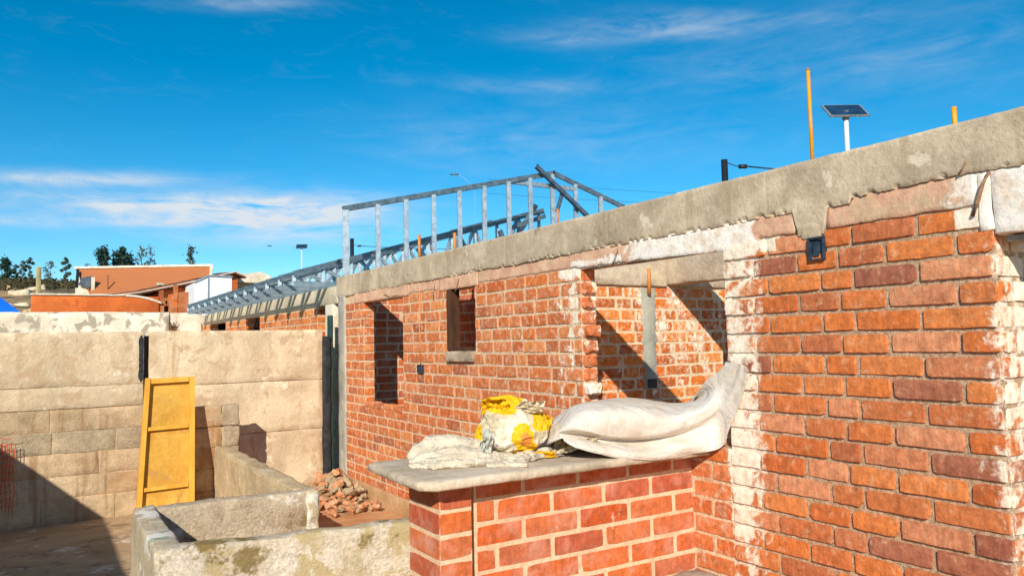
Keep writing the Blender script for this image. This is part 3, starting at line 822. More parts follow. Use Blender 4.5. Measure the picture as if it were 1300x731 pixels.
# ---- draped sacks, bag, plastic sheet
def cloth(name, cx, cy, rx, ry, H, mat, label, cat, seed, ang=0, lobes=()):
    vs = []; fs = []; NR, NT = 34, 110
    for i in range(NR+1):
        t = i/NR
        for k in range(NT):
            a = 2*pi*k/NT
            rad = 1 + .16*noise.noise(Vector((cos(a)*1.3, sin(a)*1.3, seed))) + .09*noise.noise(Vector((cos(a)*4, sin(a)*4, seed)))
            u = cos(a)*t*rad*rx; v = sin(a)*t*rad*ry
            x = cx + u*cos(ang) - v*sin(ang); y = cy + u*sin(ang) + v*cos(ang)
            e = max(0, 1-t**2.6)
            fold = 0
            for q, (fx, fy, am) in enumerate(((3, 22, .42), (8, 15, .30), (20, 30, .12))):
                w = noise.noise(Vector((u*fx + seed + q*3, v*fy, q + .8*noise.noise(Vector((u*6, v*6, q))))))
                fold += am*(1 - 2*abs(w)**.75)
            h = H*e*(.25 + .75*fold)
            for (lx, ly, lr, lh) in lobes:
                d2 = ((u-lx)**2 + (v-ly)**2)/lr**2; h += lh*exp(-d2)*(.75+.5*fold)
            z = SLABM_Z + .004 + max(0, h) + (.006*(1 + noise.noise(Vector((x*20, y*20, 3)))) if t > .8 else 0)
            vs.append(Vector((x, y, z)))
    for i in range(NR):
        for k in range(NT):
            fs.append((i*NT+k, i*NT+(k+1) % NT, (i+1)*NT+(k+1) % NT, (i+1)*NT+k))
    # hem: underside
    n0 = len(vs)
    for k in range(NT):
        p = vs[NR*NT+k].copy(); p.z -= .006; vs.append(p)
    for k in range(NT): fs.append((NR*NT+k, NR*NT+(k+1) % NT, n0+(k+1) % NT, n0+k))
    fs.append(tuple(n0+k for k in range(NT)))
    mb = MB(); mb.add(vs, fs); o = mb.build(name, mat, smooth=True)
    return tag(o, label, cat)
CLM = Mat('sack_cloth', .85, .2)
c = CLM.mix(CLM.rng(CLM.noise(10, 5), .35, .65), srgb('c2b49c'), srgb('d6c9b2')); c = CLM.mix(CLM.rng(CLM.noise(5, 4), .6, .75, 0, .6), c, srgb('b0a48e')); CLM.color(c)
b_ = CLM.bump(CLM.crumple(6.5, 1.), .6, .035); CLM.bump(CLM.noise(300, 3, .6), .3, .003, b_)
def remeshed(name, mb, vox, mat, disp, smooth=True):
    o = mb.build(name + '_raw', mat)
    md = o.modifiers.new('r', 'REMESH'); md.mode = 'VOXEL'; md.voxel_size = vox; md.use_smooth_shade = True
    dg = bpy.context.evaluated_depsgraph_get(); me = bpy.data.meshes.new_from_object(o.evaluated_get(dg))
    bpy.data.objects.remove(o)
    nrm = [v.normal.copy() for v in me.vertices]
    for v, n_ in zip(me.vertices, nrm): v.co = disp(v.co.copy(), n_)
    me.materials.clear(); me.materials.append(mat); me.polygons.foreach_set('use_smooth', [smooth]*len(me.polygons)); me.name = name
    o = bpy.data.objects.new(name, me); COL.objects.link(o); return o
def roll(mb, pts):
    P = catm([Vector(p[:3]) for p in pts], 6); R_ = catm([Vector((p[3], 0, 0)) for p in pts], 6)
    mb.tube([q for q in P], [max(.004, r_.x) for r_ in R_], 12)
def cdisp(p, n_):
    w_ = .020*(.45-abs(noise.noise(Vector((p.x*5+p.z*9, p.y*17, p.z*22))))**.6) + .012*(.5-abs(noise.noise(Vector((p.x*12, p.y*30, p.z*40+3))))**.7) + .001*noise.noise(p*90)
    p = p + n_*w_; p.z = max(p.z, SLABM_Z+.001); return p
def catm(P, n):
    out = []
    for i in range(len(P)-1):
        a, b, c, d = [P[max(0, min(len(P)-1, i+k))] for k in (-1, 0, 1, 2)]
        for q in range(n):
            t = q/n; out.append(.5*((2*b) + (c-a)*t + (2*a-5*b+4*c-d)*t*t + (3*b-3*c+d-a)*t**3))
    out.append(P[-1]); return out
mb = MB()
for pts in ([(-1.47,3.42,.99,.02),(-1.41,3.44,1.02,.045),(-1.30,3.42,1.045,.055),(-1.18,3.37,1.03,.045),(-1.08,3.33,1.0,.03)],
            [(-1.51,3.36,.985,.014),(-1.43,3.34,1.0,.03),(-1.31,3.31,1.015,.036),(-1.19,3.27,1.005,.03),(-1.06,3.24,.99,.02)],
            [(-1.45,3.29,.985,.016),(-1.36,3.25,.995,.026),(-1.24,3.21,1.0,.028),(-1.12,3.20,.99,.022)],
            [(-1.53,3.30,.982,.012),(-1.46,3.21,.985,.016),(-1.35,3.15,.99,.02),(-1.22,3.13,.99,.02),(-1.1,3.14,.985,.014)]):
    roll(mb, pts)
for k in range(5):
    rough(mb, (-1.48+.085*k, 3.16+.012*k, .976), (-1.36+.085*k, 3.42-.01*k, .996), .03, .004, 9, .005)
o = remeshed('cloth_sack', mb, .0065, CLM.m, cdisp); tag(o, 'crumpled empty beige sack on the left end of the counter slab', 'sack')
mb = MB()
for pts in ([(-1.20,3.03,.984,.010),(-1.08,3.06,.986,.016),(-.95,3.13,.99,.018),(-.83,3.20,.995,.02),(-.72,3.28,1.01,.018),(-.65,3.34,1.035,.012)],
            [(-1.14,3.12,.984,.012),(-1.0,3.17,.988,.018),(-.86,3.25,.99,.02),(-.74,3.33,.995,.018)],
            [(-1.25,3.08,.982,.008),(-1.16,3.02,.982,.012),(-1.10,2.96,.982,.01)]):
    roll(mb, pts)
for k in range(6): rough(mb, (-1.18+.075*k, 3.04+.036*k, .976), (-1.05+.075*k, 3.20+.036*k, .990), .03, .004, 9, .004)
o = remeshed('paper_sheet', mb, .006, CLM.m, cdisp); tag(o, 'flattened greyish sack paper under the yellow and white cement bag', 'sack')

# crumpled cement bag: creased paper facets
bm = bmesh.new(); bmesh.ops.create_icosphere(bm, subdivisions=4, radius=1)
RV = Vector((.85, -.527, 0)); FV = Vector((.527, .85, 0)); rr = random.Random(77)
cents = [(Vector((rr.gauss(0,1), rr.gauss(0,1), rr.gauss(0,1))).normalized(), rr.uniform(.74, 1.0)) for _ in range(46)]
def bagr(d):
    # intersection of random planes gives flat facets, folded edges between them
    r_ = 1.35
    for c_, h_ in cents:
        q = d.dot(c_)
        if q > .15: r_ = min(r_, h_/q)
    return r_
mb = MB(); vs = []; cs = []
for v in bm.verts:
    d = v.co.normalized(); dd = (d + .16*nv(d, 2.2, 3) + .05*nv(d, 7, 5)).normalized()
    s_ = bagr(dd)*(1 + .10*noise.noise(d*1.6 + Vector((7,7,7))) + .10*(1-2*abs(noise.noise(d*3.3 + Vector((2,9,7))))) + .035*noise.noise(d*11)) + rr.uniform(-.012, .012)
    if d.z < -.75: s_ *= .9
    tl = max(0, d.dot((RV*-.35 + Vector((0,0,.95))).normalized())-.8)/.2; s_ += .22*tl
    a = d.dot(RV); b_ = d.z; f = -d.dot(FV)
    p = RV*a*.205*s_ + FV*d.dot(FV)*.13*s_ + Vector((0,0,d.z*.150*s_))
    def bl_(u, w, ru, rw): return 1 - sqrt(((a-u)/ru)**2 + ((b_-w)/rw)**2)
    yl = max(0, bl_(.30, -.12, .34, .55)) if f > 0 else 0
    yl = max(yl, bl_(-.25, .95, .55, .35), bl_(.5, -.85, .5, .4), bl_(.85, .45, .28, .5)*.9, bl_(-1.0, -.2, .13, .6))
    bl = max(0, 1 - sqrt((a+.8)**2 + (b_+.1)**2)/.5)
    org = max(0, bl_(.36, -.25, .22, .4))
    p.z = max(p.z, -.118); vs.append(Vector((-.985, 3.28, SLABM_Z + .128)) + p); cs.append((max(0, yl), bl, org, 1))
mb.add(vs, [[q.index for q in f.verts] for f in bm.faces], cs); bm.free()
def flap(mb, o, a, b, n, tone, seed):
    o, a, b = Vector(o), Vector(a), Vector(b); nn = a.cross(b).normalized(); vs = []
    for i in range(n+1):
        for j in range(n+1):
            u = i/n; v = j/n
            p = o + a*(u-.5)*(1-.35*v) + b*v + nn*(.035*(1-2*abs(noise.noise(Vector((u*2.6, v*2.2, seed))))) + .016*(1-2*abs(noise.noise(Vector((u*6, v*5, seed+4))))) + .03*v*v)
            p += nv(p, 9, seed)*.012; p.z = max(p.z, SLABM_Z+.006); vs.append(p)
    q = MB(); q.add(vs, [(i*(n+1)+j, (i+1)*(n+1)+j, (i+1)*(n+1)+j+1, i*(n+1)+j+1) for i in range(n) for j in range(n)], tone); mb.append(q)
FL = []
W_ = (.05, 0, 0, 1); Y_ = (.8, 0, 0, 1); O_ = (.8, 0, .6, 1)
flap(FL, (-1.05, 3.30, 1.20), RV*.17, Vector((-.03, 0, .09)), 12, Y_, 1)
flap(FL, (-.93, 3.24, 1.20), RV*.16, Vector((.04, -.03, .06)), 12, W_, 5)
flap(FL, (-.86, 3.19, 1.13), Vector((.02, .0, .11)), RV*.05, 12, Y_, 9)
flap(FL, (-.80, 3.17, 1.05), Vector((.03, 0, .16)), RV*.10 + Vector((0, 0, -.02)), 12, W_, 14)
flap(FL, (-.80, 3.12, 1.0), RV*.10, RV*.16 + Vector((0, 0, .07)), 12, W_, 22)
flap(FL, (-.93, 3.13, 1.03), RV*.16, Vector((.03, -.05, -.05)), 10, Y_, 31)
flap(FL, (-1.13, 3.24, 1.02), Vector((.01, -.02, .17)), -RV*.06, 10, (.0, .6, 0, 1), 41)
BG = Mat('bag_paper', .6, .35); R, G, B = BG.tone()[:3]
c = BG.mix(BG.rng(BG.noise(9, 5), .42, .6), srgb('e0d4bc'), srgb('c8b696'))
c = BG.mix(BG.rng(BG.math('ADD', G, BG.math('MULTIPLY', BG.math('SUBTRACT', BG.noise(25, 4), .5), .8)), .4, .5, 0, .6), c, srgb('9aa6a4'))
yy = BG.math('ADD', R, BG.math('MULTIPLY', BG.math('SUBTRACT', BG.noise(16, 5, .6), .5), .6))
c = BG.mix(BG.rng(yy, .10, .15), c, BG.mix(BG.rng(BG.math('ADD', B, BG.math('MULTIPLY', BG.noise(28, 4), .4)), .3, .6), srgb('eab40a'), srgb('dc8a3c')))
BG.color(c); BG.bump(BG.crumple(11, .8), .6, .03)
bag_o = mb.build('cement_bag', BG.m); [q.build('paper_flap', BG.m, bag_o) for q in FL]
tag(bag_o, 'crumpled yellow and white paper cement bag standing on the counter', 'bag')

# plastic sheet bundle: surface through control lines (top edge ... crease ... hem)
CL = [[(-0.804, 3.15, 1.122), (-0.698, 3.2, 1.194), (-0.57, 3.2, 1.222), (-0.275, 3.2, 1.226), (-0.036, 3.15, 1.189), (0.046, 3.05, 1.207), (-0.022, 2.854, 1.295), (-0.022, 2.779, 1.378), (-0.022, 2.739, 1.419)], [(-0.84, 3.1, 1.113), (-0.783, 3.03, 1.184), (-0.642, 2.98, 1.193), (-0.439, 2.95, 1.181), (-0.218, 2.93, 1.152), (-0.081, 2.88, 1.183), (-0.026, 2.808, 1.268), (-0.026, 2.744, 1.359), (-0.026, 2.699, 1.416)], [(-0.863, 3.06, 1.104), (-0.817, 3.0, 1.12), (-0.645, 2.95, 1.085), (-0.445, 2.92, 1.063), (-0.223, 2.9, 1.082), (-0.065, 2.86, 1.134), (-0.022, 2.776, 1.229), (-0.022, 2.702, 1.332), (-0.022, 2.662, 1.412)], [(-0.859, 3.06, 1.092), (-0.779, 3.04, 1.087), (-0.596, 3.0, 1.049), (-0.387, 2.97, 1.03), (-0.164, 2.94, 1.046), (-0.026, 2.877, 1.102), (-0.026, 2.757, 1.211), (-0.026, 2.679, 1.321), (-0.026, 2.644, 1.409)], [(-0.867, 3.03, 1.077), (-0.813, 2.97, 1.052), (-0.648, 2.92, 1.012), (-0.443, 2.885, 0.985), (-0.208, 2.875, 1.0), (-0.022, 2.85, 1.055), (-0.022, 2.736, 1.184), (-0.022, 2.653, 1.306), (-0.022, 2.627, 1.401)], [(-0.874, 3.0, 1.065), (-0.801, 2.95, 1.027), (-0.613, 2.905, 0.973), (-0.404, 2.885, 0.943), (-0.145, 2.885, 0.949), (-0.026, 2.796, 0.988), (-0.026, 2.732, 1.093), (-0.026, 2.625, 1.288), (-0.026, 2.605, 1.39)]]
def catm(P, n):
    out = []
    for i in range(len(P)-1):
        a, b, c, d = [P[max(0, min(len(P)-1, i+k))] for k in (-1, 0, 1, 2)]
        for q in range(n):
            t = q/n; out.append(.5*((2*b) + (c-a)*t + (2*a-5*b+4*c-d)*t*t + (3*b-3*c+d-a)*t**3))
    out.append(P[-1]); return out
lines = []
top = [Vector(p) for p in CL[0]]
for f_, dy in ((1.0, .17), (.35, .13)):
    lines.append([Vector((p.x, p.y + dy*min(1, max(.0, (p.y-2.78)/.2)) + .006, p.z - max(0, (p.z-.985))*f_*min(1, max(0, (p.y-2.85)/.2)))) for p in top])
for L_ in CL: lines.append([Vector(p) for p in L_])
hem = lines[-1]; lines.append([Vector((p.x, p.y+.012, p.z+.012)) for p in hem])
dense = [catm(L_, 22) for L_ in lines]
NU = len(dense[0]); vs = []; fs = []
for i in range(NU):
    col_ = catm([L_[i] for L_ in dense], 12); s_ = i/(NU-1); nc = len(col_)
    for k, p in enumerate(col_):
        v_ = k/(nc-1); am = 1 if s_ < .7 else .45
        w_ = .010*(1-2*abs(noise.noise(Vector((s_*4+v_*2.2, v_*5 - s_*3, 1))))) + .010*(.55-abs(noise.noise(Vector((s_*7+v_*3, v_*9-s_*4, 4))))**.6) + .006*(.5-abs(noise.noise(Vector((s_*16-v_*6, v_*13+s_*8, 8))))**.6) + .0015*noise.noise(Vector((s_*60, v_*40, 2)))
        p = p + Vector((.2, -.75, .5))*w_*am
        if p.x > -.016 and p.y < 2.745: p.x = -.016
        vs.append(p)
for i in range(NU-1):
    for k in range(nc-1): fs.append((i*nc+k, (i+1)*nc+k, (i+1)*nc+k+1, i*nc+k+1))
fs.append(tuple(range(nc)))
mb = MB(); mb.add(vs, fs)
PM = Mat('plastic_sheet_mat', .38, .45)
c = PM.mix(PM.rng(PM.noise(4, 5), .35, .65), srgb('dcd3c6'), srgb('cbbeab')); PM.color(c)
PM.b.inputs['Subsurface Weight'].default_value = .25; PM.b.inputs['Subsurface Radius'].default_value = (.03, .025, .02); PM.b.inputs['Subsurface Scale'].default_value = .5
PM.bump(PM.crumple(3.6, 1.0), .42, .035)
tag(mb.build('plastic_sheet', PM.m, smooth=True), 'bundled white plastic sheet draped over the counter with its end pulled up the wall', 'plastic sheet')

# ================================================================== YARD: WALLS
def panel_mesh(mb, x0, x1, y, zrows, joints, seed, g=.005, T=.1, step=.07, amp=.004):
    """row panels facing -y, each a rough block; returns nothing"""
    rnd = random.Random(seed)
    for (z0, z1), js in zip(zrows, joints):
        js = [x0] + [j for j in js if x0 < j < x1] + [x1]
        for a, b in zip(js, js[1:]):
            d = rnd.uniform(-.004, .004)
            rough(mb, (a+.001, y+d*.5, z0+.0015), (b-.001, y+T, z1-.0015), step, amp, 4, g, (rnd.random(), 0, 0, 1), rnd.random()*50)
def block_mat(name, cols, spot=None, grey=None):
    m = Mat(name, .94, .18); R = m.tone()[0]
    c = m.ramp(R, [(i/(len(cols)-1), srgb(q)) for i, q in enumerate(cols)])
    c = m.mix(m.rng(m.noise(3, 7, .65, dist=.5), .38, .6, 0, .85), c, srgb('e6c8a0'))
    c = m.mix(1., c, m.ramp(m.noise(45, 6, .7), [(.25, .8), (.75, 1.16)]), 'MULTIPLY')
    c = m.mix(1.0, c, m.ramp(m.noise(1.7, 7, .7, dist=.4), [(.34, .68), (.62, 1.06)]), 'MULTIPLY'); s_ = m.noise(8, 4, .6, sc=(1,1,.1)); c = m.mix(m.rng(s_, .52, .68, 0, .6), c, srgb('a07650'))
    if spot: c = m.mix(m.rng(m.noise(5, 8, .68), .60, .66, 0, .9), c, srgb(spot))
    c = m.mix(m.math('MULTIPLY', m.rng(m.vor(60), .05, .18, .6, 0), m.rng(m.noise(6, 3), .45, .6)), c, srgb('5a4630'))
    m.color(c); b = m.bump(m.noise(80, 6, .78), 1., .012); m.bump(m.noise(10, 5), .6, .02, b)
    return m.m
BLK = block_mat('block_tan', ['caa880', 'd8b890', 'bfa27c', 'dec49c', 'c69e74'])
BLKG = concrete_mat('block_grey', 'b8a384', 'd0ba98', pores=.8, coarse=True, scale=5)
YB = 8.65
lw = empty('yard_wall', (-4.1, YB, -.1), 'left half of the tan yard wall, big slab above rows of concrete blocks', 'wall')
mb = MB(); panel_mesh(mb, -6.5, -2.105, YB, [(1.20, 1.735), (.985, 1.2)], [[-4.6], [-4.6]], 1, .005); mb.build('precast_panel', PRECAST, lw, True)
mb = MB(); panel_mesh(mb, -6.5, -2.105, YB+.006, [(.765, .985), (.335, .555), (.125, .335), (-.12, .125)],
    [[-5.5, -4.6, -3.75, -2.92], [-5.3, -4.5, -3.5, -2.5], [-5.1, -4.4, -3.18, -2.42], [-5.3, -4.6, -3.4, -2.98, -2.35]], 2, .006); mb.build('block_rows', BLK, lw, True)
mb = MB(); panel_mesh(mb, -6.5, -2.105, YB+.004, [(.555, .765)], [[-5.1, -4.5, -3.9, -2.9, -2.35]], 3, .006); mb.build('block_row', BLKG, lw, True, 'row of darker grey porous blocks')
mb = MB(); mb.box((-6.5, YB+.012, -.1), (-2.105, YB+.09, 1.72)); mb.build('mortar', MO_FAR, lw)
rw = empty('yard_wall', (-1.2, YB, -.1), 'right half of the tan yard wall made of three smooth precast slabs', 'wall')
mb = MB(); panel_mesh(mb, -2.055, -.235, YB, [(1.165, 1.735), (.61, 1.163), (-.12, .608)], [[], [], []], 4, .005, step=.06); mb.build('precast_panel', PRECAST, rw, True)
mb = MB(); rough(mb, (-.235, YB-.01, -.1), (-.14, YB+.1, 1.66), .05, .006, 8, .012); mb.build('end_post', DARK, rw, True, 'bitumen black end post beside the brick building')
mb = MB(); rough(mb, (-.14, YB+.02, -.1), (-.10, YB+.12, 1.9), .08, .002, 8, .004); mb.build('steel_strip', GRN, rw, True)
for i, (x0, x1, z0, z1) in enumerate(((-2.155, -2.108, 1.22, 1.70),)):
    mb = MB(); vs = []; fs = []; N_ = 24
    for k in range(N_+1):
        z = z0+(z1-z0)*k/N_; w = .020 + .012*noise.noise(Vector((z*9, 0, 0))); w *= min(1, (1-abs(2*k/N_-1))*5+.1)
        for u in (-1, 0, 1): vs.append(((x0+x1)/2 + u*w + .004*noise.noise(Vector((z*30, u, 0))), YB-.008, z))
    for k in range(N_):
        for u in range(2): fs.append((k*3+u, k*3+u+1, k*3+u+4, k*3+u+3))
    mb.add(vs, fs); mb.build('tar_mark', DARK, lw, label='black tar mark beside the gap')
mb = MB(); mb.box((-2.15, YB+.101, -.1), (-2.0, YB+.14, 1.69)); o = mb.build('gap_shade', BLACK, rw)  # black backing stands in for the shade inside the gap
# white wall behind
ww = empty('white_wall', (-3, 17.8, -.1), 'peeling whitewashed wall behind the tan yard wall', 'wall')
mb = MB(); rough(mb, (-14, 17.8, -.1), (-.66, 17.95, 2.335), .12, .01, 2.5, .02); mb.build('wall', CHIPPED, ww, True)
mb = MB(); rough(mb, (-.655, 17.83, -.1), (-.01, 17.97, 2.325), .1, .008, 3, .015); mb.build('wall', WHITEC, ww, True)
# dry weed
mb = MB(); rr = random.Random(5)
for i in range(16):
    a = rr.uniform(0, 6.3); h = rr.uniform(.10, .28); s_ = rr.uniform(.03, .12)
    p = Vector((-.62, 17.78, 1.88)); q = p + Vector((cos(a)*s_*.5, -abs(sin(a))*s_*.3, h*.6)); r_ = p + Vector((cos(a)*s_, -abs(sin(a))*s_*.5, h))
    mb.tube([p, q, r_], [.007, .005, .003], 5)
    for k in range(5):
        c_ = q + (r_-q)*rr.random(); d = Vector((rr.uniform(-1,1), rr.uniform(-1,1), rr.uniform(-.3,1))).normalized()*.04; e = d.cross(Vector((0,.3,1))).normalized()*.012
        mb.add([c_, c_+d*.5+e, c_+d, c_+d*.5-e], [(0,1,2,3)])
tag(mb.build('dry_weed', flat_mat('weed', '6a4a2c', '8a6a3c', 30, .9, .1)), 'dry brown weed against the white wall near its right end', 'plant')
# out-of-frame boundary wall casting the yard shadow
mb = MB(); rough(mb, (-4.75, -2, -.1), (-4.58, 8.1, 1.80), .25, .01, 3, .02)
tag(mb.build('boundary_wall', PRECAST, smooth=True), 'tall tan boundary wall along the left of the yard, shading it', 'wall')
mb = MB(); rough(mb, (-5.2, 8.15, -.1), (-4.95, 8.62, 1.92), .25, .01, 3, .02)
tag(mb.build('wall_pier', PRECAST, smooth=True), 'thicker end pier of the boundary wall in the yard corner', 'wall')

# trough
tr = empty('concrete_trough', (-1.9, 4.7, -.1), 'open rough concrete trough of low walls in front of the yard wall', 'trough')
ZL = .56
mb = MB(); rough(mb, (-2.50, 4.15, -.14), (.0-.02, 4.27, ZL), .04, .012, 5, .012, seed=3)
mb.v = [(p[0], p[1] - .135*(p[0]+2.5), p[2]) for p in mb.v]; mb.build('low_wall', OLDP, tr, True, 'nearest low wall with patchy cream paint and moss')
mb = MB(); rough(mb, (-2.505, 4.16, -.14), (-2.375, 5.36, ZL+.004), .045, .012, 5, .014, seed=5); mb.build('low_wall', concrete_mat('concrete_left', 'd8c29e', 'e6d6b8', spot='f6efe0', spotamt=.56, spotscale=4, spot2='8fa08a', spot2amt=.63, pores=.5, coarse=True), tr, True, 'short left end wall with green and white stains')
mb = MB(); rough(mb, (-2.37, 5.24, -.14), (-1.36, 5.37, ZL), .035, .012, 6, .013, seed=7); mb.build('low_wall', OLDC, tr, True)
mb = MB(); rough(mb, (-1.50, 5.37, -.14), (-1.365, 8.18, ZL+.002), .04, .012, 6, .013, seed=9); mb.build('low_wall', concrete_mat('concrete_sand', 'ceb389', 'dfc59c', spot='eadcc0', spotamt=.63, spot2='a88f68', spot2amt=.62, pores=.6, coarse=True), tr, True)
mb = MB(); rough(mb, (-1.44, 5.225, -.1), (-1.352, 5.39, ZL-.006), .02, .012, 16, .012, seed=4)
mb.build('broken_end', concrete_mat('end_pale', 'd9c29a', 'eadbbd', spot='f4ecd8', spotamt=.56, spotscale=9, pores=.4, coarse=True), tr, True, 'pale chipped end of the trough wall')
# pier behind trough
pr = empty('block_pier', (-1.5, 8.1, -.1), 'short stub of blockwork in front of the yard wall beside the yellow shutter', 'pier')
mb = MB(); 
for z0, z1, js in ((.755, .965, [-1.79, -1.43]), (.55, .755, [-1.79, -1.43]), (.34, .55, [-1.79, -1.43]), (.12, .34, [-1.79, -1.43]), (-.12, .12, [-1.79, -1.43])):
    rough(mb, (js[0]+.09, 8.19, z0+.0015), (js[1], 8.31, z1-.0015), .05, .005, 5, .006, (random.random(), 0, 0, 1), z0*9)
mb.build('block_face', block_mat('block_orange', ['d09c68', 'dcae7c', 'c8925e', 'e2b88a']), pr, True)
mb = MB()
for z0, z1 in ((.76, .965), (.55, .755), (.34, .545), (-.12, .335)): rough(mb, (-1.428, 8.18, z0), (-1.26, 8.31, z1), .03, .014, 9, .012, seed=z0*7)
mb.build('rough_end', BLKG, pr, True, 'darker grey rough end blocks')

# yellow shutter board leaning on the wall
sb = empty('shutter_panel', (-1.95, 8.2, -.1), 'yellow plywood shutter panel with timber battens leaning against the yard wall', 'shutter panel')
def lean(x, z):
    t = (z+.1)/1.37; return Vector((x, 7.80 + .36*t, z))
def leanbar(mb, x0, z0, x1, z1, w, d, off=0):
    nrm = Vector((0, -1.37, .36)).normalized()
    mb.bar(lean(x0, z0)+nrm*off, lean(x1, z1)+nrm*off, w, d, nrm)
xl = lambda z: -2.245 + .112*(z+.1)/1.37
xr = lambda z: -1.745 + .052*(z+.1)/1.37
mb = MB(); nrm = Vector((0, -1.37, .36)).normalized(); a = [lean(xl(-.08)+.02, -.08), lean(xr(-.08)-.02, -.08), lean(xr(1.25)-.02, 1.25), lean(xl(1.25)+.02, 1.25)]
mb.add(a + [p - nrm*.018 for p in a], [(0,1,2,3),(7,6,5,4),(0,4,5,1),(1,5,6,2),(2,6,7,3),(3,7,4,0)]); mb.build('panel', BOARD, sb)
mb = MB(); leanbar(mb, xl(-.09)+.012, -.09, xl(1.26)+.012, 1.26, .045, .05, .026); mb.build('stile', BOARDR, sb)
mb = MB(); leanbar(mb, xr(-.09)-.03, -.09, xr(1.26)-.03, 1.26, .05, .045, .026); mb.build('stile', BOARDR, sb)
for z, w in ((1.235, .05), (.79, .035), (.25, .035)):
    mb = MB(); leanbar(mb, xl(z)+.04, z-.004, xr(z)-.06, z+.004, w, .04 if z > 1 else .03, .022); mb.build('rail', BOARDR, sb)
# red netting at the frame's left edge
mb = MB()
for i in range(9):
    x = -3.44 + i*.03
    mb.tube([(x+.008*sin(k*1.3+i), 8.56+.01*sin(k+i), .78 - i*.012 - k*.09) for k in range(8)], .0035, 4)
for k in range(11):
    z = .75 - k*.062
    mb.tube([(-3.45 + j*.03, 8.56+.01*cos(j+k), z + .012*sin(j*1.7+k)) for j in range(9)], .003, 4)
tag(mb.build('safety_net', flat_mat('net_red', 'd8401c', 'e2552c', 8, .6, .3)), 'orange red plastic safety netting hanging on the yard wall at the left edge', 'netting')

# rubble heap
RBO = brick_mat('rubble_orange', ['c07448', 'cf8f62', 'b0673e', 'd0a47c'], 1.1, 'dcc09a', 14)
RBG = concrete_mat('rubble_grey', 'b9a07c', 'd6c09a', pores=.4, scale=8, coarse=True)
rr = random.Random(21)
def rub(kind, x, y, z, s, i):
    mb = MB()
    if kind == 'b':
        rough(mb, (-s*1.2, -s*.6, -s*.45), (s*1.2, s*.6, s*.45), s*.3, s*.34, .8/s, s*.15, (rr.random(), .3, 0, 1), i*3.1)
    else:
        rough(mb, (-s, -s*.8, -s*.55), (s, s*.8, s*.55), s*.5, s*.6, .9/s, s*.12, (rr.random(), 0, 0, 1), i*2.3)
    o = mb.build('brick_lump' if kind == 'b' else 'concrete_lump', RBO if kind == 'b' else RBG, smooth=False)
    o.location = (x, y, z); o.rotation_euler = (rr.uniform(-.6,.6), rr.uniform(-.6,.6), rr.uniform(0, 3.1))
    if kind == 'b': tag(o, 'broken orange brick lump in the rubble heap at the foot of the wall', 'rubble', 'broken brick lumps in the rubble heap')
    else: tag(o, 'tan concrete lump in the rubble heap at the foot of the wall', 'rubble', 'concrete lumps in the rubble heap')
for i in range(120):
    t = rr.random(); y = 8.5 - 1.30*rr.random()**1.3; x = -.10 - rr.random()*(.66)
    hgt = max(0, .27*(1 - abs(x+.18)/.5)*(1-(8.5-y)/1.4))
    z = -.06 + hgt*rr.uniform(.35, 1.0)
    rub('b' if rr.random() < .5 else 'c', x, y, z, rr.choice((rr.uniform(.014, .03), rr.uniform(.022, .058))), i)
for i, (x, y, z, s) in enumerate(((-.16, 8.38, .13, .08), (-.12, 8.1, .05, .08), (-.10, 7.85, -.02, .065), (-.95, 8.45, -.06, .05), (-.33, 8.42, .06, .07), (-.3, 8.0, .0, .065))):
    rub('b' if i % 2 == 0 else 'c', x, y, z, s, i+70)
# dirt under heap
mb = MB(); vs = []; fs = []; n = 22
for j in range(n):
    for i in range(n):
        x = -1.0+.98*i/(n-1); y = 6.9 + 1.72*j/(n-1)
        h = .24*max(0, 1-abs(x+.16)/.6)*max(0, 1-(8.55-y)/1.5)
        vs.append((x, y, -.10 - .02 + h*.8 + (.025*noise.noise(Vector((x*9, y*9, 0))) if h > .01 else -.01)))
for j in range(n-1):
    for i in range(n-1): fs.append((j*n+i, j*n+i+1, (j+1)*n+i+1, (j+1)*n+i))
mb.add(vs, fs); o = mb.build('rubble_dirt', concrete_mat('dirt_tan', 'b98a5e', 'cfa678', pores=.5, coarse=True), smooth=True); tag(o, kind='stuff', label='brown dirt and crumbs under the rubble heap', cat='dirt')

# ================================================================== BACKGROUND
# orange rendered wall with rounded right end, arch piece
ow = empty('orange_wall', (-1.7, 24, 1.4), 'low orange rendered wall with a painted top highlight behind the white wall', 'wall')
OR = concrete_mat('render_orange', 'c9622e', 'd97438', spot='b8562a', spotamt=.63, spotscale=1, pores=0, scale=1, bump=.2)
mb = MB(); rough(mb, (-3.27, 24, 1.2), (-.12, 24.25, 3.06), .3, .01, 1, .03); mb.build('wall', OR, ow, True)
mb = MB(); rough(mb, (-3.29, 23.97, 3.06), (-1.0, 24.28, 3.11), .15, .008, 3, .015); mb.build('top_highlight', WHITEC, ow, True)  # pale strip stands in for a soft highlight along the top
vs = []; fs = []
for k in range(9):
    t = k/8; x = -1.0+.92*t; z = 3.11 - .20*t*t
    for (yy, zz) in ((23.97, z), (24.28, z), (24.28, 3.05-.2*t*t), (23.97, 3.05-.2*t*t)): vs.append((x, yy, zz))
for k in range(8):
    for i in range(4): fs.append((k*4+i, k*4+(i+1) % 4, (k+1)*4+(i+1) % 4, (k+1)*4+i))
mb = MB(); mb.add(vs, fs); mb.build('top_highlight', WHITEC, ow)  # painted highlight carried down the rounded end
ar = empty('brick_arch', (.3, 24, 1.4), 'small orange brick arch between the orange wall and the trusses', 'arch')
mb = MB(); mb.box((-.10, 24.02, 1.4), (.0, 24.2, 2.80)); mb.box((.13, 24.02, 1.4), (.33, 24.2, 2.80)); mb.box((.38, 24.02, 1.4), (.66, 24.2, 3.2)); mb.box((.26, 24.03, 2.95), (.37, 24.19, 3.42))
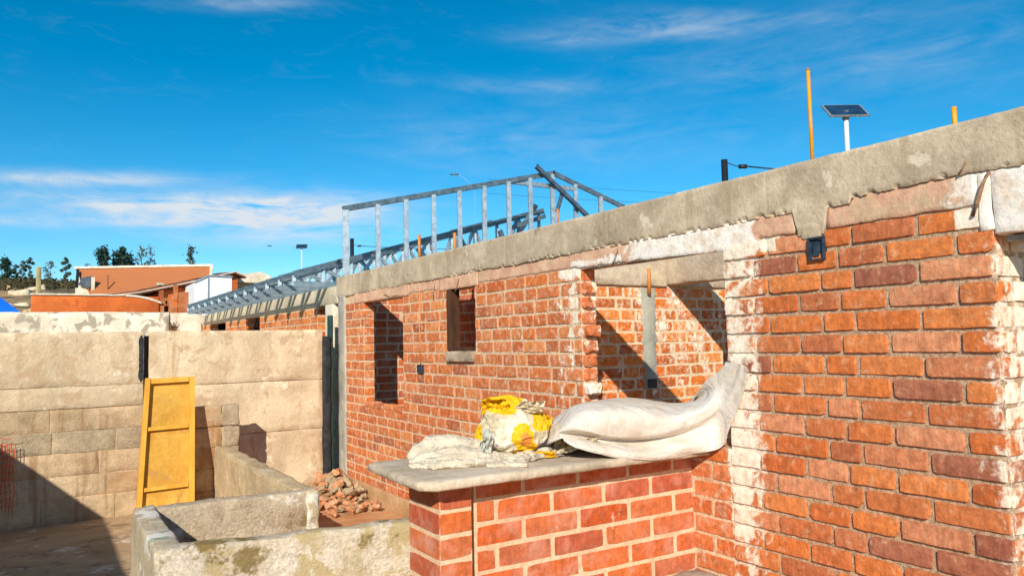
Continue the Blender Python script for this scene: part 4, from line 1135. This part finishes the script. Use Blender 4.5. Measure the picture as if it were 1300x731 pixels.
P_ = [(.065 - .095*cos(pi*k/10), 24.11, 2.80 + .17*sin(pi*k/10)) for k in range(11)]
for a, b in zip(P_, P_[1:]): mb.bar(a, b, .17, .075, (0,1,0))
mb.build('arch_brickwork', concrete_mat('arch_orange', 'b5643a', 'cf8a5c', pores=0, scale=4), ar)
mb = MB(); mb.box((-.02, 24.22, 1.4), (.15, 24.26, 2.88)); mb.build('arch_shade', flat_mat('arch_shade_mat', '3a2018', '4a2a1c', 5), ar)  # dark sheet stands in for the shade in the arch opening

# tan tiled roof house
def tile_mat(name, a, b, sc):
    m = Mat(name, .85, .2); w = m.n('ShaderNodeTexWave', wave_type='BANDS', bands_direction='Z'); m.L(m.tc, w.inputs[0]); w.inputs['Scale'].default_value = sc; w.inputs['Distortion'].default_value = .6; w.inputs['Detail'].default_value = 2
    c = m.mix(w.outputs['Fac'], srgb(a), srgb(b)); c = m.mix(m.rng(m.noise(1.2, 5), .4, .7, 0, .4), c, srgb('a86840')); m.color(c); m.bump(w.outputs['Fac'], .5, .05); return m.m
h1 = empty('tan_roof_house', (1, 40, 3), 'long house with a large tan tiled roof and white gable end', 'house')
A = Vector((-1.68, 41.35, 5.42)); B_ = Vector((3.72, 37.9, 5.40))
dr = Vector((-.537, -.843, 0))*2.6
lo = [Vector((-1.09, 38.7, 3.92)), Vector((3.22, 35.7, 3.7))]
mb = MB(); q = [A, B_, lo[1], lo[0]]; mb.add([p for p in q] + [p - Vector((0,0,.10)) for p in q], [(0,1,2,3),(7,6,5,4),(0,4,5,1),(1,5,6,2),(2,6,7,3),(3,7,4,0)])
mb.build('roof', tile_mat('roof_tiles_tan', 'a8603a', 'c07a4c', 2.6), h1)
mb = MB(); mb.bar(A+Vector((-.05,0,.05)), B_+Vector((.05,0,.05)), .18, .10); mb.bar(B_+Vector((.05,-.05,.03)), lo[1]+Vector((.05,-.05,.03)), .12, .14); mb.build('ridge_cap', WHITEC, h1)
mb = MB(); back = Vector((.4, 1.2, 0)); q = [A+Vector((.0,.0,-.1)), lo[0]+Vector((.05,.05,-.1)), lo[0]+Vector((.05,.05,-2)), A+Vector((-.05,1,-3.8))]
mb.add([tuple(p) for p in q], [(0,1,2,3)]); mb.build('gable_wall', WHITEC, h1)
mb = MB(); mb.add([(-1.47, 39.5, 4.88), (-1.04, 39.5, 4.95), (-1.19, 39.4, 4.36), (-1.66, 39.4, 4.52)], [(0,1,2,3)]); mb.build('shed_roof', flat_mat('slate_grey', '3f474f', '5c656c', 6, .7), h1)
mb = MB(); mb.add([(-1.62, 39.55, 4.55), (-1.20, 39.55, 4.4), (-1.20, 39.55, 3.2), (-1.62, 39.55, 3.2)], [(0,1,2,3)]); mb.box((-1.14, 39.25, 3.2), (-1.0, 39.4, 4.88)); mb.build('wall', WHITEC, h1)
mb = MB(); mb.bar((-1.20, 39.3, 3.2), (-1.20, 39.3, 4.4), .04, .04); mb.bar((-1.62, 40.9, 5.3), (-1.7, 39.6, 4.45), .12, .12); mb.build('downpipe', BLACK, h1)
mb = MB(); mb.tube([(-.5, 38.9, 3.7), (-.5, 38.9, 4.95)], .035, 6); mb.build('vent_pipe', flat_mat('vent_brown', '8a5030', '9a6040', 5), h1)

# gabled brick house in front, right
h2 = empty('brick_house', (2.3, 35, 3), 'brown brick house with a long low sloping roof beside the tan roofed house', 'house')
mb = MB(); y0, y1 = 34., 38.
rp = [(-1.0, 3.66), (.35, 3.86), (2.0, 4.25), (4.05, 4.80), (4.50, 4.62)]
vs = []
for x, z in rp:
    for yy, dz in ((y0, 0), (y1, .3), (y1, .2), (y0, -.09)): vs.append((x, yy, z+dz))
fs = []
for k in range(len(rp)-1):
    for i in range(4): fs.append((k*4+i, k*4+(i+1) % 4, (k+1)*4+(i+1) % 4, (k+1)*4+i))
fs += [(0,1,2,3), (16,17,18,19)]
mb.add(vs, fs); mb.build('roof', flat_mat('roof_brown', '5a3a2a', '7a5038', 4, .8), h2)
mb = MB()
for k in range(len(rp)-1): mb.bar((rp[k][0], y0-.03, rp[k][1]+.0), (rp[k+1][0], y0-.03, rp[k+1][1]), .04, .05)
mb.build('verge', flat_mat('verge_pale', 'c8a890', 'dcc0a8', 4, .8), h2)
mb = MB(); vs = [(1.1, y0+.25, 2.6), (4.2, y0+.25, 2.6), (4.2, y0+.25, 4.60), (4.05, y0+.25, 4.68), (2.0, y0+.25, 4.12), (1.1, y0+.25, 3.92)]
mb.add(vs + [(a, b+3, c) for a, b, c in vs], [tuple(range(6)), tuple(range(11, 5, -1))] + [(i, (i+1) % 6, 6+(i+1) % 6, 6+i) for i in range(6)])
mb.build('wall', concrete_mat('wall_brickred', 'b0562c', 'c86c38', pores=0, scale=2), h2)
mb = MB(); mb.box((1.05, y0-.0, 2.6), (1.22, y0+.2, 4.15)); mb.build('pillar', concrete_mat('pillar_br', '8a4a30', 'a05a38', pores=0, scale=2), h2)
mb = MB(); mb.box((1.6, y0+.18, 3.62), (2.75, y0+.24, 3.72)); mb.build('band', WHITEC, h2)
mb = MB(); rough(mb, (.95, 33.9, 4.14), (1.25, 34.1, 4.24), .05, .02, 5, .03); mb.build('chimney', GREYC, h2)

# white flat building and pale roof
h3 = empty('white_building', (2.8, 32, 3), 'low white building with grey roof edge behind the truss eaves', 'building')
mb = MB(); vs = [(2.08, 32., 2.4), (3.5, 32., 2.4), (3.5, 32., 4.38), (2.60, 32., 4.40), (2.08, 32., 4.12)]
mb.add(vs + [(a, b+3, c) for a, b, c in vs], [tuple(range(5)), tuple(range(9, 4, -1))] + [(i, (i+1) % 5, 5+(i+1) % 5, 5+i) for i in range(5)]); mb.build('wall', flat_mat('white_paint', 'e8e8e6', 'd8dad8', 3, .7), h3)
mb = MB(); mb.bar((2.05, 31.97, 4.15), (2.60, 31.97, 4.43), .06, .05); mb.bar((2.60, 31.97, 4.43), (3.52, 31.97, 4.41), .06, .05); mb.build('roof_edge', STEEL, h3)
mb = MB(); mb.box((2.58, 31.95, 2.4), (2.61, 31.99, 4.35)); mb.build('downpipe', STEEL, h3)
h4 = empty('pale_roof_house', (5, 36, 3), 'house with a low whitish roof just left of the trusses', 'house')
mb = MB(); vs = [(3.35, 35.5, 4.50), (4.6, 35.5, 4.84), (5.5, 35.5, 4.98), (5.9, 35.5, 4.80), (6.1, 35.5, 4.45)]
mb.add(vs + [(a, b+3, c) for a, b, c in vs], [tuple(range(5)), tuple(range(9, 4, -1))] + [(i, (i+1) % 5, 5+(i+1) % 5, 5+i) for i in range(5)]); mb.build('roof', WHITEC, h4)
mb = MB(); mb.box((3.6, 35.8, 2.6), (6, 38, 4.5)); mb.build('wall', concrete_mat('wall_h4', 'c9b090', 'd8c4a4', pores=0), h4)

# wooden post
mb = MB(); rough(mb, (-3.17, 24.6, 1.4), (-3.05, 24.72, 3.88), .2, .01, 3, .01); tag(mb.build('wooden_post', WOODG, smooth=True), 'weathered wooden post standing behind the left end of the orange wall', 'post')
# blue tarp tent
bt = empty('tarp_tent', (-3.95, 24, 1.5), 'bright blue peaked tarpaulin tent at the left edge', 'tent')
mb = MB(); top = Vector((-3.93, 24, 2.98)); base = [Vector((-4.75, 23.3, 2.45)), Vector((-3.3, 23.3, 2.42)), Vector((-3.3, 24.9, 2.42)), Vector((-4.75, 24.9, 2.42))]
vs = [top] + base + [b_ - Vector((0,0,.3)) for b_ in base]
mb.add(vs, [(0,1,2),(0,2,3),(0,3,4),(0,4,1),(1,5,6,2),(2,6,7,3),(3,7,8,4),(4,8,5,1)]); mb.build('canopy', flat_mat('tarp_blue', '0f5fd0', '1a70e0', 3, .5), bt)
for b_ in base:
    mb = MB(); mb.tube([b_ - Vector((0,0,1.1)), b_], .02, 6); mb.build('pole', STEEL, bt)
# low retaining stones / huts on the hill slope (clutter seen at left)
rr = random.Random(33)
HC = [flat_mat('hill_rock_tan', 'b89468', 'd0b088', 3, .9), flat_mat('hill_rock_pale', 'c8b090', 'e0d0b0', 3, .9), flat_mat('hill_bush', '3a3a26', '55502e', 6, .9)]
for i, (x, y, s) in enumerate(((-4.4, 40, .35), (-3.9, 42, .4), (-3.4, 38, .3), (-3.0, 44, .45), (-2.6, 41, .3), (-4.0, 47, .5), (-2.3, 46, .4), (-3.3, 50, .5), (-4.7, 52, .5), (-2.8, 36, .3), (-4.4, 35, .3))):
    mb = MB(); z = terrain(x, y)
    rough(mb, (-s, -s*.6, -s*.4), (s, s*.6, s*.45), s*.3, s*.35, .9/s, s*.3, seed=i*5)
    o = mb.build('boulder', HC[i % 2], smooth=True); o.location = (x, y, z); tag(o, 'pale boulder on the brown hillside left of the tan roofed house', 'boulder', 'boulders on the hillside')

# trees on the hill
LEAF = [flat_mat('leaf_dark', '28423a', '405a4c', 9, .8, .1), flat_mat('leaf_olive', '40503e', '58664c', 9, .8, .1), flat_mat('leaf_grey', '566458', '727e6c', 9, .8, .1)]  # leaf colours lightened to paint in distance haze
BARK = flat_mat('bark', '4a3c30', '66584a', 5, .9, .1)
def tree(px, y, h, w, kind, label, name='tree', dens=900, trunk=.25, mat=0, seed=0):
    rr = random.Random(seed)
    x = px; z = terrain(x, y)-.1
    t = empty(name, (x, y, z), label, 'tree', 'trees on the hill skyline'); dens = int(dens*1.5)
    mb = MB(); lean_ = rr.uniform(-.1, .1)*h*.3
    mb.tube([(x, y, z), (x+lean_*.4, y, z+h*.4), (x+lean_, y, z+h*.93)], [.03*h*.5, .02*h*.5, .004*h], 6)
    clumps = []
    nb = 13 if kind != 'bare' else 20
    for i in range(nb):
        f = trunk + (1-trunk)*(i+.5)/nb; a = rr.uniform(0, 6.28)
        prof = sin(pi*min(1, (f-trunk)/(1-trunk)*.85+.15))**.7
        r = w*.5*prof*rr.uniform(.35, 1.0)
        b0 = Vector((x+lean_*f, y, z+h*(f-.12))); b1 = Vector((x+lean_*f+cos(a)*r, y+sin(a)*r, z+h*(f+rr.uniform(-.02, .06))))
        mb.tube([b0, (b0+b1)/2 + Vector((0,0,.02*h)), b1], [.008*h*.5, .005*h*.5, .002*h], 4, cap=False)
        if kind == 'bare':
            for q in range(5):
                e = b1 + Vector((rr.uniform(-.3,.3), rr.uniform(-.3,.3), rr.uniform(.1,.5)))*w*.4
                mb.tube([(b0+b1)/2, (b1+e)/2, e], [.003*h, .002*h, .001*h], 3, cap=False)
        clumps.append((b1, rr.uniform(.14, .3)*w*(.7 if kind == 'thin' else 1)))
    mb.build('trunk', BARK, t)
    mb = MB(); per = dens//nb
    for c, r in clumps:
        for k in range(per if kind != 'bare' else per//4):
            d = Vector((rr.gauss(0,1), rr.gauss(0,1), rr.gauss(0,.9)))*r*.5
            p = c + d; s = .05*h**.5*rr.uniform(.7, 1.4)
            u = Vector((rr.uniform(-1,1), rr.uniform(-1,1), rr.uniform(-1,1))).normalized()*s; v = u.cross(Vector((rr.uniform(-1,1), rr.uniform(-1,1), rr.uniform(-1,1)))).normalized()*s*.6
            mb.add([p-u, p+v, p+u, p-v], [(0,1,2,3)])
    mb.build('crown', LEAF[mat], t)
T = [(-5.1, 60, 1.7, .8, 'full', 'dark broad tree at the far left edge of the skyline', 1500, .05, 0),
     (-4.55, 60, 1.3, .6, 'thin', 'short dark tree second from the left on the skyline', 500, .1, 1),
     (-4.15, 60, 1.55, .5, 'thin', 'narrow sparse tree left of the tall thin one on the skyline', 450, .15, 2),
     (-3.85, 60, 1.75, .6, 'thin', 'tall thin open tree on the skyline left of the wooden post', 700, .2, 1),
     (-2.65, 58, 1.55, .75, 'bare', 'leafless grey tree right behind the wooden post', 600, .1, 2),
     (-1.75, 60, 1.9, .55, 'thin', 'slender upright tree between the wooden post and the tan roof', 900, .1, 1),
     (-.55, 58, 1.5, .5, 'bare', 'small bare tree at the corner of the tan roof', 300, .1, 2),
     (.35, 56, 2.45, .95, 'full', 'round dark tree above the left end of the tan roof', 1400, .3, 0),
     (1.45, 56, 2.5, 1.2, 'full', 'biggest dark rounded tree above the tan roof', 1800, .3, 0),
     (2.6, 56, 2.9, .9, 'bare', 'bare pale tree just right of the dark rounded trees', 350, .2, 2),
     (3.15, 57, 2.8, .8, 'bare', 'second bare tree above the middle of the tan roof', 350, .2, 2),
     (5.75, 57, 3.1, .8, 'bare', 'small wispy tree above the right end of the tan roof', 700, .3, 1)]
for i, (x, y, h, w, k, lab, d, tk, mt) in enumerate(T): tree(x, y, h, w, k, lab, 'skyline_tree', d, tk, mt, 100+i)
# low scrub on the hill
mb = MB(); rr = random.Random(3)
for i in range(1500):
    x = rr.uniform(-12, 8); y = rr.uniform(50, 62); z = terrain(x, y)
    for k in range(4):
        p = Vector((x+rr.uniform(-.3,.3), y, z + rr.uniform(0, .28))); u = Vector((rr.uniform(-1,1), rr.uniform(-1,1), rr.uniform(-1,1))).normalized()*.1; v = u.cross(Vector((0,1,.3))).normalized()*.07
        mb.add([p-u, p+v, p+u, p-v], [(0,1,2,3)])
tag(mb.build('scrub', flat_mat('scrub_mat', '3c3a2c', '5a5238', 6, .9, .1)), 'low dry scrub covering the hill crest', 'scrub', kind='stuff')

# solar lamps, street lamps, utility poles
def solar(x, y, z, w, label, zg, pole=.05):
    t = empty('solar_lamp', (x, y, zg), label, 'solar lamp')
    mb = MB(); mb.tube([(x, y, zg), (x, y, z-.02)], pole, 12); mb.build('pole', flat_mat('pole_white', 'c8ccd0', 'e0e2e2', 5, .5), t, True)
    ux = Vector((.85, -.527, 0)); uy = (Vector((.527, .85, 0))*sin(radians(44)) + Vector((0,0,1))*cos(radians(44))); c = Vector((x, y, z+.02)); nn = ux.cross(uy).normalized()
    if nn.dot(Vector((.527,.85,0))) > 0: nn = -nn
    h = w*.27
    q = [c - ux*(w*.47) - uy*h, c + ux*w*.53 - uy*h, c + ux*w*.47 + uy*h, c - ux*(w*.53) + uy*h]
    mb = MB(); mb.add(q + [p - nn*.05*w for p in q], [(0,1,2,3),(7,6,5,4),(0,4,5,1),(1,5,6,2),(2,6,7,3),(3,7,4,0)]); o = mb.build('panel_frame', ZINC, t)
    cc = sum(q, Vector())/4; ms = flat_mat('cells', '14283f', '22405c', 3, .3, .5)
    mb = MB(); mb.add([cc + (p-cc)*.90 + nn*(.006*w) for p in q], [(0,1,2,3)]); mb.build('solar_cells', ms, o)
    mb = MB(); mb.tube([(x, y, z-.22*w), (x, y, z-.0)], pole*1.5, 10); mb.build('bracket', STEELD, t, True)
solar(14.90, 12, 7.42, 1.04, 'big solar panel on a white pole rising behind the beam near the yellow conduit', -.1, .06)
solar(8.68, 40, 6.82, .62, 'small distant solar panel lamp above the trusses', 3, .03)
def streetlamp(x, y, z, w, label, zg):
    t = empty('street_lamp', (x, y, zg), label, 'street lamp')
    ux = Vector((.85, -.527, 0))
    mb = MB(); b0 = Vector((x, y, z)) + ux*w*2.2
    mb.tube([Vector((b0.x, b0.y, zg)), b0 - Vector((0,0,w*2)), b0 - Vector((0,0,w*.9)) - ux*w*.5, Vector((x, y, z)) + ux*w*.5], [.02*w, .016*w, .016*w, .02*w], 8); mb.build('pole', flat_mat('pole_sky', '90a8b8', 'a8bcc8', 5, .5), t, True)
    mb = MB(); mb.tube([Vector((x,y,z+.02)) - ux*w*.5, Vector((x,y,z+.05)), Vector((x,y,z)) + ux*w*.5], [.05*w, .12*w, .05*w], 8); mb.build('lamp_head', STEELD, t, True)
streetlamp(17.9, 40, 11.6, .55, 'tiny street lamp head in the sky left of the stud frame peak', 3)
streetlamp(7.0, 40, 6.75, .28, 'tiny distant street lamp head left of the small solar lamp', 3)
def upole(x, y, ztop, r, label, arm=None):
    t = empty('utility_pole', (x, y, -.1), label, 'utility pole')
    mb = MB(); mb.tube([(x, y, -.1), (x, y, ztop)], r, 12); mb.build('post', BLACK, t, True)
    if arm:
        for i, (dz, L) in enumerate(arm):
            ux = Vector((.80, -.6, 0)); p = Vector((x, y, ztop+dz)); mb = MB()
            mb.tube([p, p + ux*.25 - Vector((0,0,.1)), p + ux*.32 - Vector((0,0,.12))], .012, 5); mb.build('hook', BLACK, t, True)
            mb = MB(); mb.tube([p + ux*.32 - Vector((0,0,.12)), p + ux*.5 - Vector((0,0,.125))], .05, 8); mb.build('insulator', BLACK, t, True)
            mb = MB(); mb.tube([p + ux*(.5 + L*k/12) + Vector((0, 0, -.125 - .35*(k/12)*(1-k/12)*4)) for k in range(13)], .018, 5); mb.build('wire', BLACK, t, True)
upole(10.25, 12, 5.60, .075, 'thick black utility pole with a wire poking above the beam', [(-.05, 9)])
upole(11.47, 40, 7.4, .11, 'short black distant pole seen through the first stud bay', [(-.3, 14)])
for i, (a, b) in enumerate((((-2., 30, 5.2), (26, 27, 10.5)), ((3., 32, 6.6), (30, 24, 10.2)))):
    mb = MB(); a = Vector(a); b = Vector(b)
    # sagging thin lines seen against the sky, between distant poles
    pts = [a + (b-a)*k/20 - Vector((0,0,1.2*(k/20)*(1-k/20))) for k in range(21)]
# thin wires behind the frame
for i, (z0, z1) in enumerate(((5.55, 5.9), (5.2, 5.62))):
    mb = MB(); pts = [Vector((6.3 + 9*k/16, 16, z0 + (z1-z0)*k/16 - .25*(k/16)*(1-k/16))) for k in range(17)]; mb.tube(pts, .004, 4)
    tag(mb.build('power_line', flat_mat('wire_blue', '2c5070', '3a6080', 3)), ['upper', 'lower'][i] + ' thin power line crossing the sky behind the stud frame', 'power line')

# ================================================================== SKY, SUN, CAMERA
SUN = Vector((-1, -1.2, .88)).normalized()
w = bpy.data.worlds.new('World'); SC.world = w; w.use_nodes = True
nt = w.node_tree; nt.nodes.clear()
out = nt.nodes.new('ShaderNodeOutputWorld'); bg = nt.nodes.new('ShaderNodeBackground'); nt.links.new(bg.outputs[0], out.inputs[0])
sky = nt.nodes.new('ShaderNodeTexSky'); sky.sky_type = 'NISHITA'; sky.sun_disc = False
sky.sun_elevation = math.asin(SUN.z); sky.sun_rotation = math.atan2(SUN.x, SUN.y)
sky.air_density = 1.0; sky.dust_density = .3; sky.ozone_density = 2.5; sky.altitude = 2200
hs = nt.nodes.new('ShaderNodeHueSaturation'); hs.inputs['Hue'].default_value = .484; hs.inputs['Saturation'].default_value = 1.44; hs.inputs['Value'].default_value = 1.62
nt.links.new(sky.outputs[0], hs.inputs['Color'])
tc = nt.nodes.new('ShaderNodeTexCoord')
def wn(t, **k):
    x = nt.nodes.new(t)
    for a, b in k.items(): setattr(x, a, b)
    return x
def wmath(op, a, b=None, c=None):
    x = wn('ShaderNodeMath', operation=op)
    for i, v in enumerate((a, b, c)):
        if v is None: continue
        if isinstance(v, (int, float)): x.inputs[i].default_value = v
        else: nt.links.new(v, x.inputs[i])
    return x.outputs[0]
# direction -> azimuth (about +Y), elevation
sp = wn('ShaderNodeSeparateXYZ'); nt.links.new(tc.outputs['Generated'], sp.inputs[0])
az = wmath('ARCTAN2', sp.outputs[0], sp.outputs[1]); el = wmath('ARCSINE', sp.outputs[2])
cmb = wn('ShaderNodeCombineXYZ'); nt.links.new(az, cmb.inputs[0]); nt.links.new(el, cmb.inputs[1])
def wnoise(sc, det, rg, loc=(0,0,0), scale=1, rot=0, dist=0):
    mp = wn('ShaderNodeMapping'); nt.links.new(cmb.outputs[0], mp.inputs[0]); mp.inputs['Scale'].default_value = sc; mp.inputs['Location'].default_value = loc; mp.inputs['Rotation'].default_value = (0,0,rot)
    x = wn('ShaderNodeTexNoise'); nt.links.new(mp.outputs[0], x.inputs['Vector']); x.inputs['Scale'].default_value = scale; x.inputs['Detail'].default_value = det; x.inputs['Roughness'].default_value = rg; x.inputs['Distortion'].default_value = dist
    return x.outputs['Fac']
def blob(a0, e0, ra, re, tilt=0):
    # elliptical mask around a direction of the sky
    da = wmath('SUBTRACT', az, a0); de = wmath('SUBTRACT', wmath('SUBTRACT', el, e0), wmath('MULTIPLY', da, tilt))
    q = wmath('ADD', wmath('POWER', wmath('ABSOLUTE', wmath('DIVIDE', da, ra)), 2), wmath('POWER', wmath('ABSOLUTE', wmath('DIVIDE', de, re)), 2))
    return wmath('POWER', 2.718, wmath('MULTIPLY', q, -1))
CLOUDS = [(0.025, 0.1943, 0.1256, 0.0088, 0.075, 0.75), (0.1597, 0.172, 0.1808, 0.0143, 0.032, 1.25), (0.2812, 0.1636, 0.1097, 0.0238, 0.014, 1.0), (0.0496, 0.1486, 0.1744, 0.0072, 0.044, 0.7), (0.2334, 0.1379, 0.1472, 0.0128, 0.013, 0.35), (0.7621, 0.3866, 0.0996, 0.011, -0.11, 0.38), (0.8526, 0.3912, 0.1302, 0.0089, -0.152, 0.2), (0.6367, 0.3842, 0.0735, 0.0103, -0.06, 0.22), (0.5821, 0.329, 0.1157, 0.0087, -0.046, 0.2), (0.2137, 0.4127, 0.068, 0.0079, 0.098, 0.35), (0.6958, 0.2652, 0.2353, 0.0398, -0.086, 0.1), (0.8787, 0.3259, 0.1441, 0.0278, -0.145, 0.12), (0.5064, 0.2512, 0.1576, 0.0404, -0.028, 0.1), (1.0493, 0.3265, 0.1501, 0.0519, -0.21, 0.12)]
tot = None
for (a0, e0, ra, re, ti, wt) in CLOUDS:
    b = wmath('MULTIPLY', blob(a0, e0, ra, re, ti), wt)
    tot = b if tot is None else wmath('ADD', tot, b)
fine = wnoise((5, 26, 1), 9, .62, (3, 1, 0), 1.6, -.12, .6)
wisp = wnoise((9, 30, 1), 9, .7, (8, 4, 0), 1.3, .35, 1.0)
n_ = wmath('ADD', wmath('MULTIPLY', fine, .62), wmath('MULTIPLY', wisp, .38))
d = wmath('MULTIPLY', tot, wmath('MAXIMUM', wmath('MULTIPLY', wmath('SUBTRACT', n_, .36), 4.2), 0))
veil = wmath('MULTIPLY', wmath('MAXIMUM', wmath('SUBTRACT', wisp, .54), 0), .16)
dens = wmath('MINIMUM', wmath('ADD', d, veil), .93)
mx = wn('ShaderNodeMix', data_type='RGBA'); nt.links.new(dens, mx.inputs[0]); nt.links.new(hs.outputs[0], mx.inputs[6]); mx.inputs[7].default_value = (8.6, 9.1, 9.6, 1)
nt.links.new(mx.outputs[2], bg.inputs[0]); bg.inputs[1].default_value = .088

sl = bpy.data.lights.new('sun', 'SUN'); sl.energy = 5.5; sl.angle = radians(.53); sl.color = (1, .93, .82)
so = bpy.data.objects.new('sun', sl); COL.objects.link(so); so.location = SUN*30
so.rotation_euler = (-SUN).to_track_quat('-Z', 'Y').to_euler()

cam = bpy.data.cameras.new('camera'); co = bpy.data.objects.new('camera', cam); COL.objects.link(co)
cam.sensor_width = 36; cam.lens = 963.093/1300*36; cam.clip_start = .05; cam.clip_end = 3000
yaw, pitch, roll = radians(31.8063), radians(4.0247), radians(-1.22658)
f = Vector((sin(yaw)*cos(pitch), cos(yaw)*cos(pitch), sin(pitch))); r = Vector((cos(yaw), -sin(yaw), 0)); u = r.cross(f)
r2 = r*cos(roll) + u*sin(roll); u2 = -r*sin(roll) + u*cos(roll)
M = Matrix((r2, u2, -f)).transposed().to_4x4(); M.translation = Vector((-3, 0, 1.55)); co.matrix_world = M
SC.camera = co
SC.view_settings.view_transform = 'Standard'; SC.view_settings.look = 'None'; SC.view_settings.exposure = 0; SC.view_settings.gamma = 1
SC.cycles.max_bounces = 6
